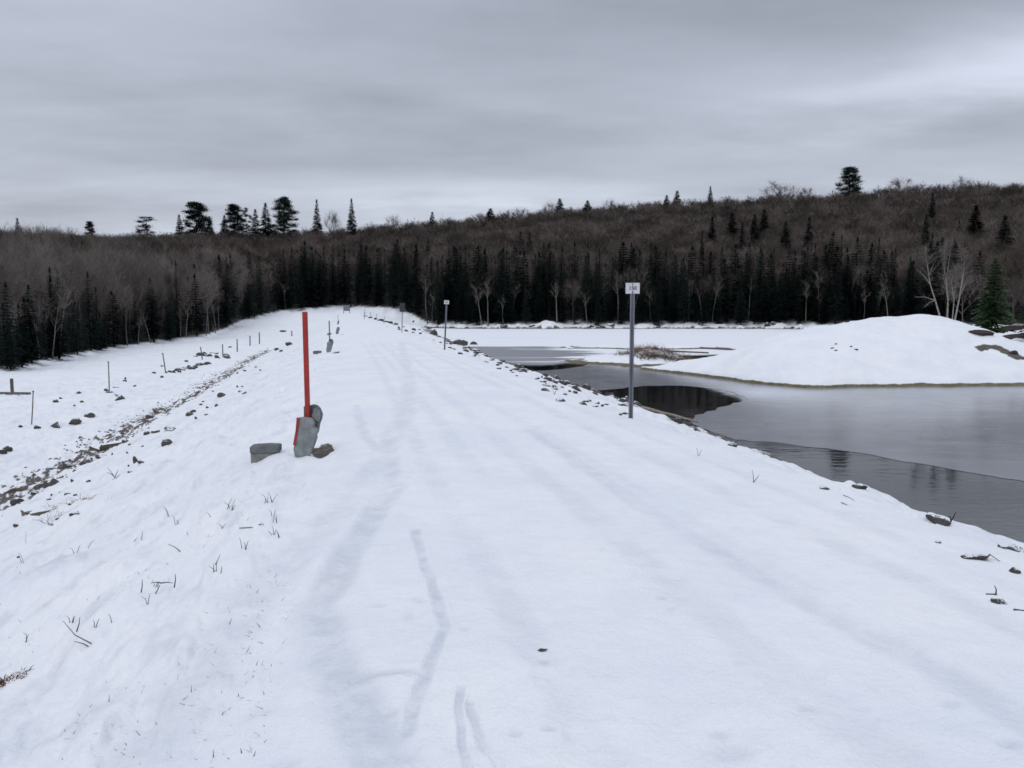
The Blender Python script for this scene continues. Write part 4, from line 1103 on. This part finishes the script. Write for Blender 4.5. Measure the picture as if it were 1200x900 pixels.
def stone(px_, py_, wpx, hpx, label, group=None, meshes=ROCKS, sink=.25, pos=None):
    x_, y_, z_ = pos if pos else hit(px_, py_)
    d = math.hypot(x_, y_)
    sx = wpx / F * d / 2 / .72; sz = hpx / F * d / 2 / .62
    o = obj('stone', meshes[int(rs.randint(len(meshes)))], None, (x_, y_, z_ + sz * (.38 - sink)), (rs.uniform(-.25, .25), rs.uniform(-.25, .25), rs.uniform(-.5, .5)), (sx, sx * rs.uniform(.7, 1.0), sz))
    return tag(o, label, 'stone', group)
# left bank, the ones that can be told apart
for a in [(116, 527, 15, 8, 'yellowish flat stone on the left bank, touching a longer brown one', ROCKB), (133, 523, 21, 7, 'long brown stone just right of the yellowish one', ROCKB), (103, 542, 15, 7, 'dark rounded stone below the yellowish one on the left bank', ROCKS),
          (121, 536, 11, 5, 'small dark stone directly under the long brown stone', ROCKS), (197, 521, 14, 7, 'dark stone alone on the bank, right of the long brown stone', ROCKS), (81, 547, 10, 6, 'grey stone between the rounded stone and the pair lower left', ROCKS),
          (61, 568, 14, 6, 'flat dark stone on the lower left bank above the slanted slabs', ROCKS), (17, 576, 19, 8, 'wide brown stone at the left edge of the bank', ROCKB), (21, 589, 10, 6, 'dark stone under the wide brown stone at the left edge', ROCKS),
          (35, 601, 18, 6, 'long slanted slab, left of two on the lower bank', ROCKB), (51, 601, 17, 7, 'long slanted slab, right of two on the lower bank', ROCKB), (47, 572, 10, 5, 'small stone left of the flat dark stone on the lower bank', ROCKS), (42, 579, 8, 4, 'tiny stone between the wide brown stone and the flat dark one', ROCKS),
          (191, 483, 16, 8, 'brown boulder at the edge of the gravel rut', ROCKB), (177, 489, 8, 5, 'small dark stone left of the boulder by the rut', ROCKS), (261, 465, 9, 6, 'dark pointed stone halfway up the left bank', ROCKS), (287, 461, 5, 3, 'tiny stone right of the dark pointed one', ROCKS), (223, 487, 8, 5, 'dark angular stone between the rut and the pointed stone', ROCKS),
          (184, 507, 9, 5, 'small dark stone above the lone dark one on the bank', ROCKS), (200, 503, 11, 4, 'thin slab beside the small dark stone on the bank', ROCKS), (173, 509, 6, 4, 'tiny stone left of the small dark one', ROCKS), (159, 542, 5, 9, 'upright splinter of stone next to the dead twig', ROCKS), (166, 542, 6, 3, 'tiny stone right of the upright splinter', ROCKS),
          (64, 500, 12, 6, 'dark boulder in the field below the nearest stake', ROCKS), (89, 496, 11, 7, 'dark boulder right of another one below the stakes', ROCKS), (141, 468, 9, 5, 'black boulder alone in the field right of the capped stake', ROCKS), (106, 489, 9, 5, 'stone above the right boulder in the field', ROCKS), (44, 502, 5, 4, 'small stone left of the dark boulders in the field', ROCKS), (7, 528, 9, 5, 'dark stone at the left edge above the rut', ROCKS), (2, 531, 8, 5, 'dark stone cut by the left edge of the photo', ROCKS), (340, 404, 10, 4, 'dark flat stone on the far left bank beside the red pole', ROCKS), (325, 410, 5, 3, 'small stone left of the far flat stone', ROCKS),
          (332, 389, 6, 3, 'small far stone on the upper left bank', ROCKS), (148, 518, 8, 3, 'thin sliver of stone right of the long brown stone', ROCKS), (88, 602, 9, 4, 'small stone right of the two slanted slabs', ROCKS)]:
    stone(a[0], a[1], a[2], a[3], a[4], None, a[5])
# row of stones in the field
for i in range(13):
    f = i / 12; stone(199 + 44 * f + rs.uniform(-2, 2), 437.5 - 11 * f + rs.uniform(-1.2, 1.2), rs.uniform(4, 7), rs.uniform(2.5, 4), 'small dark stone in the row along the field by the stakes', 'stones in the row by the stakes')
for i in range(10):
    stone(239 + rs.uniform(-4, 28), 419 + rs.uniform(-2.5, 2.5) - 2, rs.uniform(4, 9), rs.uniform(2, 4), 'dark stone in the loose pile around a far stake', 'stones in the pile around a stake')
for i in range(26):
    px_ = rs.uniform(0, 290); py_ = np.interp(px_, [0, 290], [520, 408]) - rs.uniform(4, 32) * np.interp(px_, [0, 290], [1, .35])
    stone(px_, py_, rs.uniform(2.5, 7) * np.interp(px_, [0, 290], [1, .6]), rs.uniform(1.8, 3.5) * np.interp(px_, [0, 290], [1, .7]), 'small dark stone poking through the snow of the field below the bank', 'small stones in the field')
for i in range(40):
    px_ = rs.uniform(0, 345); py_ = np.interp(px_, [0, 345], [610, 395]) + rs.uniform(2, 60) * np.interp(px_, [0, 345], [1, .3])
    stone(px_, py_, rs.uniform(2, 6) * np.interp(px_, [0, 345], [1, .7]), rs.uniform(1.3, 3), 'small dark stone showing through snow on the left bank above the rut', 'small stones on the left bank')
# lake side riprap
for a in [(967, 573, 13, 4, 'flat dark stone on the lake edge of the road, left of a pointed one'), (1008, 572, 13, 6, 'dark pointed stone on the lake edge silhouetted against the water'), (1098, 609, 22, 6.5, 'long dark stone with a snow cap by the ripply water'), (1143, 654, 20, 6, 'dark slanted stone in the snow near the right edge'),
          (1189, 670, 9, 5, 'small dark stone close to the right edge of the photo'), (1188, 643, 22, 6, 'dark stone at the waterline by the right edge'), (1172, 706, 12, 5, 'small dark stone among dry stalks near the right edge'), (1099, 636, 5, 3, 'tiny stone below the long dark one'), (857, 522, 12, 6, 'dark stone at the road edge where the ice begins'), (822, 506, 14, 6, 'dark stone at the bank top just right of the sign post'), (556, 407, 9, 8, 'black boulder at the waterline near the second sign post'), (540, 403, 16, 7, 'dark heap like boulder at the waterline behind the second sign post'), (508, 392, 7, 7, 'dark upright boulder left of the second sign post'),
          (612, 435, 7, 4, 'dark stone alone on the bank below the black open water'), (640, 458, 9, 4.5, 'dark stone lower on the bank toward the near sign post'), (657, 470, 12, 5, 'long dark stone on the bank left of the near sign post'), (683, 474, 9, 5, 'broad dark stone on the bank directly left of the near sign post')]:
    stone(a[0], a[1], a[2], a[3], a[4])
cnt = 0
for i in range(700):
    u_ = math.exp(rs.uniform(math.log(15), math.log(150))); f = rs.rand() ** .7
    if u_ < 24 and f > .55: continue
    vs_ = float(vshore(np.array([u_]))[0]); v_ = VR + .9 + (vs_ - VR - .9) * f
    x_, y_ = xy(u_, v_)
    px_, py_ = proj(x_, y_, gz(x_, y_))
    if not (450 < px_ < 1215): continue
    if cnt >= 70: break
    cnt += 1
    sz = rs.uniform(.09, .22) * (1.3 if f > .8 and u_ > 30 else 1) * (1 + u_ / 120); z_ = gz(x_, y_)
    o = obj('stone', ROCKS[int(rs.randint(9))], None, (x_, y_, z_ + sz * .10), (rs.uniform(-.3, .3), rs.uniform(-.3, .3), rs.uniform(0, 6)), (sz, sz * rs.uniform(.6, 1), sz * rs.uniform(.5, .85)))
    if f > .8: tag(o, 'dark boulder low on the lake side bank at the waterline', 'stone', 'boulders at the waterline of the road bank')
    else: tag(o, 'dark stone sticking out of snow on the lake side bank', 'stone', 'stones on the lake side bank')
for i in range(54):
    f = rs.rand(); g_ = rs.rand(); 
    px_ = 512 + 218 * f + g_ * np.interp(f, [0, 1], [22, 14]); py_ = 404 + 86 * f - g_ * np.interp(f, [0, 1], [4, 4])
    stone(px_, py_, rs.uniform(2.5, 7.5) * (.7 + .4 * f), rs.uniform(1.6, 3.4) * (.7 + .4 * f), 'dark stone showing through the snow between the two numbered sign posts', 'stones between the sign posts')
for i in range(7):
    px_ = 428 + 36 * i / 6; py_ = 371 + 9.2 * i / 6
    stone(px_, py_, rs.uniform(3.5, 6), rs.uniform(2, 3.2), 'dark boulder in the far line along the lake side edge of the road', 'far boulders along the road edge')
# dark rocks by the mound
for a in [(1152, 391, 20, 4, 'dark rock ledge by the foot of the green pine', SLABS), (1188, 386, 26, 4.5, 'dark ledge on the slope right of the green pine', SLABS), (1193, 396, 26, 4.5, 'lower dark ledge right of the green pine', SLABS), (1183, 379, 26, 4, 'upper dark ledge beside the green pine', SLABS), (1188, 414, 7, 3, 'dark stone at the lower end of the bare earth strip on the mound', SLABS), (993, 377.5, 4, 2, 'small dark stone on the crest of the snow mound', SLABS)]:
    stone(a[0], a[1], a[2], a[3], a[4], None, a[5], sink=.25)
for i in range(5):
    stone(rs.uniform(965, 1012), rs.uniform(403, 412), rs.uniform(2, 4), rs.uniform(.8, 1.3), 'dark speck of stone or weed showing on the face of the snow mound', 'dark specks on the snow mound', SLABS)
# far shore boulders
for i in range(16):
    px_ = rs.choice([rs.uniform(480, 640), rs.uniform(650, 930)]); yd = float(r0f(np.array([px_]))[0]) - rs.uniform(1.0, 4.5)
    x_, y_, z_ = at_dist(px_, yd); sz = rs.uniform(.35, 1.0)
    tag(obj('stone', ROCKS[int(rs.randint(9))], None, (x_, y_, z_ + sz * .2), (0, 0, rs.uniform(0, 6)), (sz * 1.5, sz, sz * .7)), 'snow topped dark boulder on the far shore of the lake', 'stone', 'boulders on the far lake shore')

# ------------------------------------------------------------------ gravel in the rut (uncountable)
mb = MB(); rnd = random.Random(5)
n_g = 13000
uu = np.exp(rs.uniform(math.log(9), math.log(95), n_g)); gvv = -7.6 - .014 * (uu - 15) + 0.28 * fbm(uu / 5, uu * 0, 71, 3) + rs.normal(0, .42, n_g)
gx, gy = xy(uu, gvv); gzz = ground(gx, gy)
keep = (fbm(uu * 2.6, gvv * 7, 73, 3) > .02) & (rs.rand(n_g) < np.interp(uu, [9, 16, 26], [.12, .35, 1]))
for x_, y_, z_ in zip(gx[keep], gy[keep], gzz[keep]):
    s = rnd.uniform(.02, .075); a = rnd.uniform(0, 6.28); vs = []
    for k in range(5): vs.append((x_ + s * math.cos(a + k * 1.256) * rnd.uniform(.7, 1.2), y_ + s * math.sin(a + k * 1.256) * rnd.uniform(.6, 1), z_ - .01))
    vs.append((x_ + rnd.uniform(-.3, .3) * s, y_ + rnd.uniform(-.3, .3) * s, z_ + s * rnd.uniform(.4, .8)))
    mb.add(vs, [(k, (k + 1) % 5, 5) for k in range(5)])
M_GRAV = mat_simple('gravel', (.06, .053, .05), (.22, .195, .18), 14, .9, 0, 0, .2)
o = obj('gravel', mb.mesh('gravel', [M_GRAV])); o['kind'] = 'stuff'; tag(o, 'brown gravel scattered along the rut at the foot of the left bank', 'gravel')

# ------------------------------------------------------------------ twigs, dry grass, brush, log
def blade(mb, p, d, ln, w_, bend=.25):
    p = Vector(p); d = Vector(d).normalized(); s_ = d.cross(Vector((0, 1, .1))).normalized() * w_
    m = p + d * ln * .55; e = p + d * ln + Vector((d.x * bend * ln, d.y * bend * ln, -bend * ln * .4))
    mb.add([tuple(p - s_), tuple(p + s_), tuple(m + s_ * .7), tuple(m - s_ * .7), tuple(e)], [(0, 1, 2, 3), (3, 2, 4)])
def twig(px_, py_, segs, label, rad=.004):
    """segs: picture offsets of strokes from the base"""
    x_, y_, z_ = hit(px_, py_); d = math.hypot(x_, y_) / F; mb = MB()
    for s_ in segs:
        pts_ = []
        for i, (a, b) in enumerate(s_): pts_.append((a * d, random.Random(px_ + i).uniform(-.04, .04) - .02 * i, max(-b * d, -.03)))
        if len(pts_) == 2: pts_.insert(1, tuple((np.array(pts_[0]) + np.array(pts_[1])) / 2 + np.array((.006, 0, .006))))
        n = len(pts_); mb.tube(pts_, [rad * (1 - .6 * i / (n - 1)) for i in range(n)], 5)
    tag(obj('twig', mb.mesh('twig', [M_TWIGD]), None, (x_, y_, z_)), label, 'twig')
twig(135, 560, [[(0, 2), (-7, -11)], [(-1, 0), (4, -9)], [(0, 1), (6, -4)], [(-2, -2), (-8, -6)], [(1, 1), (-3, 3)]], 'dark bushy dead twig on the left bank below the stones', .007)
twig(108, 752, [[(2, 0), (-14, -10), (-29, -23)], [(0, 4), (-15, -3)], [(-13, -13), (-8, -29)]], 'longest dead twig lying in the snow at lower left', .0042)
twig(186, 694, [[(-19, 3), (-15, -16)], [(-5, 6), (4, -10)], [(4, -11), (-6, -12)], [(18, -6), (21, -22)], [(4, -11), (18, -12)], [(-14, 2), (-8, 1)]], 'branched dead twig standing in snow at lower left, under a smaller one', .0048)
twig(213, 645, [[(0, 0), (-14, -8)], [(0, 1), (-6, 2)]], 'small forked dead twig above the branched one', .0042)
twig(297, 617, [[(-16, 2), (12, 0)], [(6, -2), (14, -4)]], 'thin twig lying flat in snow left of the road', .0045)
twig(257, 658, [[(-4, 3), (2, -9)]], 'single short stem left of the packed track', .003)
twig(167, 632, [[(0, 0), (0, -10)], [(-8, 2), (-6, -2)]], 'single upright dead stem on the left bank', .0035)
twig(1168, 698, [[(0, 0), (-2, -10)], [(-2, -1), (5, 6)], [(0, 3), (8, 5)], [(-10, -1), (4, 1)]], 'dark dry stalk cluster in snow near the right edge', .005)
twig(1195, 714, [[(-8, -1), (12, 2)], [(-2, 8), (-1, 1)]], 'dark stalk lying in snow at the right edge', .005)
twig(1114, 612, [[(0, 0), (2, -12)], [(0, -2), (-5, -8)]], 'short dry stalk behind the long dark stone by the water', .006)
twig(1157, 654, [[(-4, 0), (2, -4), (8, 1)]], 'bent dry stem arched over the snow near the right edge', .005)
twig(884, 566, [[(0, 2), (-4, -16)], [(0, 0), (4, -10)]], 'thin pale stalk at the lake edge of the road', .004)
twig(996, 592, [[(-8, -2), (-2, 0), (2, 6)], [(-6, -10), (4, -5)]], 'thin bent stalk below the pointed stone', .004)
twig(818, 534, [[(0, 0), (-3, -10)], [(1, 0), (3, -8)]], 'thin pale stalk near the first ice edge', .003)
twig(650, 462, [[(0, 0), (3, -10)], [(0, 0), (-4, -7)]], 'thin stalk on the bank left of the near sign post', .006)
for i in range(26):
    px_ = rs.uniform(5, 330); py_ = rs.uniform(np.interp(px_, [0, 330], [640, 560]), np.interp(px_, [0, 330], [800, 640]))
    n_ = int(rs.randint(1, 4)); sg = [[(rs.uniform(-3, 3), 1), (rs.uniform(-7, 7), -rs.uniform(4, 13))] for _ in range(n_)]
    x_, y_, z_ = hit(px_, py_); d = math.hypot(x_, y_) / F; mb = MB()
    for s_ in sg:
        mb.tube([(s_[0][0] * d, 0, -.01), ((s_[0][0] + s_[1][0]) / 2 * d, .01, -s_[1][1] * d * .6), (s_[1][0] * d, rs.uniform(-.02, .02), -s_[1][1] * d)], [.0028, .0022, .001], 4)
    tag(obj('twig', mb.mesh('twig', [M_TWIGD]), None, (x_, y_, z_)), 'tiny dry stem poking through the snow on the rough left shoulder', 'twig', 'tiny dry stems on the left shoulder')
mb = MB(); rnd = random.Random(31); n_s = 5200
uu = np.exp(rs.uniform(math.log(1.2), math.log(34), n_s)); vv = -.35 - 5.2 * rs.rand(n_s) ** 1.5
kk = fbm(uu * .8, vv * 1.8, 131, 3, .6) > .10
gx, gy = xy(uu[kk], vv[kk]); gzz = ground(gx, gy)
for x_, y_, z_ in zip(gx, gy, gzz):
    ln = rnd.uniform(.008, .05); d = Vector((rnd.uniform(-1.3, 1.3), rnd.uniform(-1.3, 1.3), rnd.uniform(.2, .9))).normalized() * ln
    s_ = Vector((rnd.uniform(-1, 1), rnd.uniform(-1, 1), 0)).normalized() * rnd.uniform(.001, .0028)
    P_ = Vector((x_, y_, z_ - .003)); mb.add([tuple(P_ - s_), tuple(P_ + s_), tuple(P_ + d + s_ * .3), tuple(P_ + d - s_ * .3)], [(0, 1, 2, 3)])
o = obj('dry_stubble', mb.mesh('dry_stubble', [M_TWIGD])); o['kind'] = 'stuff'; tag(o, 'short dry stubble pricking through the snow of the left shoulder', 'stubble')
# leaves blown on the road
for a, b, lw_, lb in ((636, 763, .028, 'dark curled dead leaf lying alone on the road snow'),):
    x_, y_, z_ = hit(a, b); mb = MB()
    mb.add([(-lw_, 0, .004), (-.3 * lw_, -.4 * lw_, .001), (.5 * lw_, -.3 * lw_, .006), (lw_, .05 * lw_, .012), (.4 * lw_, .35 * lw_, .008), (-.4 * lw_, .4 * lw_, .010), (0, 0, .002)],
           [(0, 1, 6), (1, 2, 6), (2, 3, 6), (3, 4, 6), (4, 5, 6), (5, 0, 6)])
    tag(obj('dead_leaf', mb.mesh('dead_leaf', [M_TWIGD]), None, (x_, y_, z_), (0, 0, rs.uniform(-.4, .4))), lb, 'leaf')
# russet grass tuft at the left edge
def tuft(x_, y_, z_, n, ln, label, m, seed, group=None, spread=.06, w_=.0035, name='grass_tuft', cat='grass'):
    rnd = random.Random(seed); mb = MB()
    for _ in range(n):
        a = rnd.uniform(0, 6.28); q = rnd.random() ** .6 * spread
        blade(mb, (q * math.cos(a), q * math.sin(a), -.01), (rnd.uniform(-.9, .9), rnd.uniform(-.9, .9), rnd.uniform(.25, 1)), ln * rnd.uniform(.5, 1.1), w_ * rnd.uniform(.6, 1.2), .3)
    return tag(obj(name, mb.mesh(name, [m]), None, (x_, y_, z_)), label, cat, group)
M_RUST = mat_leaf('russet_grass', (.14, .06, .03), (.30, .15, .08), 6)
x_, y_, z_ = hit(6, 800); tuft(x_, y_, z_, 90, .07, 'russet dry grass tuft in snow at the lower left edge', M_RUST, 1, None, .055, .004)
x_, y_, z_ = hit(25, 788); tuft(x_, y_, z_, 14, .05, 'small brown grass tuft beside the russet one at the left edge', M_TWIGD, 2, None, .05, .003)
for i, (a, b) in enumerate([(56, 612), (70, 605), (62, 596), (84, 590), (100, 585)]):
    x_, y_, z_ = hit(a, b); tuft(x_, y_, z_, 12, .20, 'thin pale grass stems on the left bank near the slanted slabs', M_GRASS, 10 + i, 'pale grass stems near the slabs', .10, .003)
# brush heap on the low bar in the lake
mb = MB(); rnd = random.Random(77)
for i in range(9):
    fx = [11.2, 9.9, 12.3, 10.6, 13.0, 9.1, 11.8, 13.6, 10.3][i]; fy = [57.6, 58.8, 57.2, 60.4, 57.0, 59.6, 59.6, 58.2, 57.4][i]
    zz = gz(fx, fy); mb = MB()
    for _ in range(260):
        a = rnd.uniform(0, 6.28); q = rnd.random() ** .5 * rnd.uniform(.7, 1.35)
        d = Vector((rnd.uniform(-1, 1), rnd.uniform(-1, 1), rnd.uniform(.15, .9))).normalized() * rnd.uniform(.3, .8)
        pz = (q * math.cos(a), q * .8 * math.sin(a), gz(fx + q * math.cos(a), fy + q * .8 * math.sin(a)) - zz - .03)
        s_ = d.cross(Vector((rnd.uniform(-1, 1), rnd.uniform(-1, 1), .3))).normalized() * .016
        P_ = Vector(pz); mb.add([tuple(P_ - s_), tuple(P_ + s_), tuple(P_ + d)], [(0, 1, 2)])
    tag(obj('brush_clump', mb.mesh('brush_clump', [M_BRUSH]), None, (fx, fy, zz)), 'brown brush clump poking from snow on the low bar in the lake', 'bush', 'brush clumps on the bar in the lake')
# drift logs
def log(pa, pb, z0, r_, label, m=M_LOG):
    a = Vector((*[float(q) for q in unproj(*pa, z0)], z0)); b = Vector((*[float(q) for q in unproj(*pb, z0)], z0)); c = (a + b) / 2
    mb = MB(); n = 7; rnd = random.Random(int(pa[0]))
    pts_ = [a.lerp(b, i / n) - c + Vector((rnd.uniform(-.06, .06), rnd.uniform(-.06, .06), rnd.uniform(-.01, .01))) for i in range(n + 1)]
    mb.tube(pts_, [r_ * (1 - .5 * i / n) for i in range(n + 1)], 7); tag(obj('drift_log', mb.mesh('drift_log', [m], True), None, tuple(c)), label, 'log')
log((735, 473), (815, 494), WATER + .03, .10, 'pale log floating along the bank in the black open pool')
log((768, 411), (830, 413.5), WATER + .10, .13, 'dark log frozen in the lake behind the brush', M_WOOD)
log((820, 408), (882, 411), WATER + .10, .14, 'dark log frozen in the lake left of the mound', M_WOOD)
log((880, 414), (905, 410), WATER + .12, .12, 'short dark log at the left foot of the snow mound', M_WOOD)
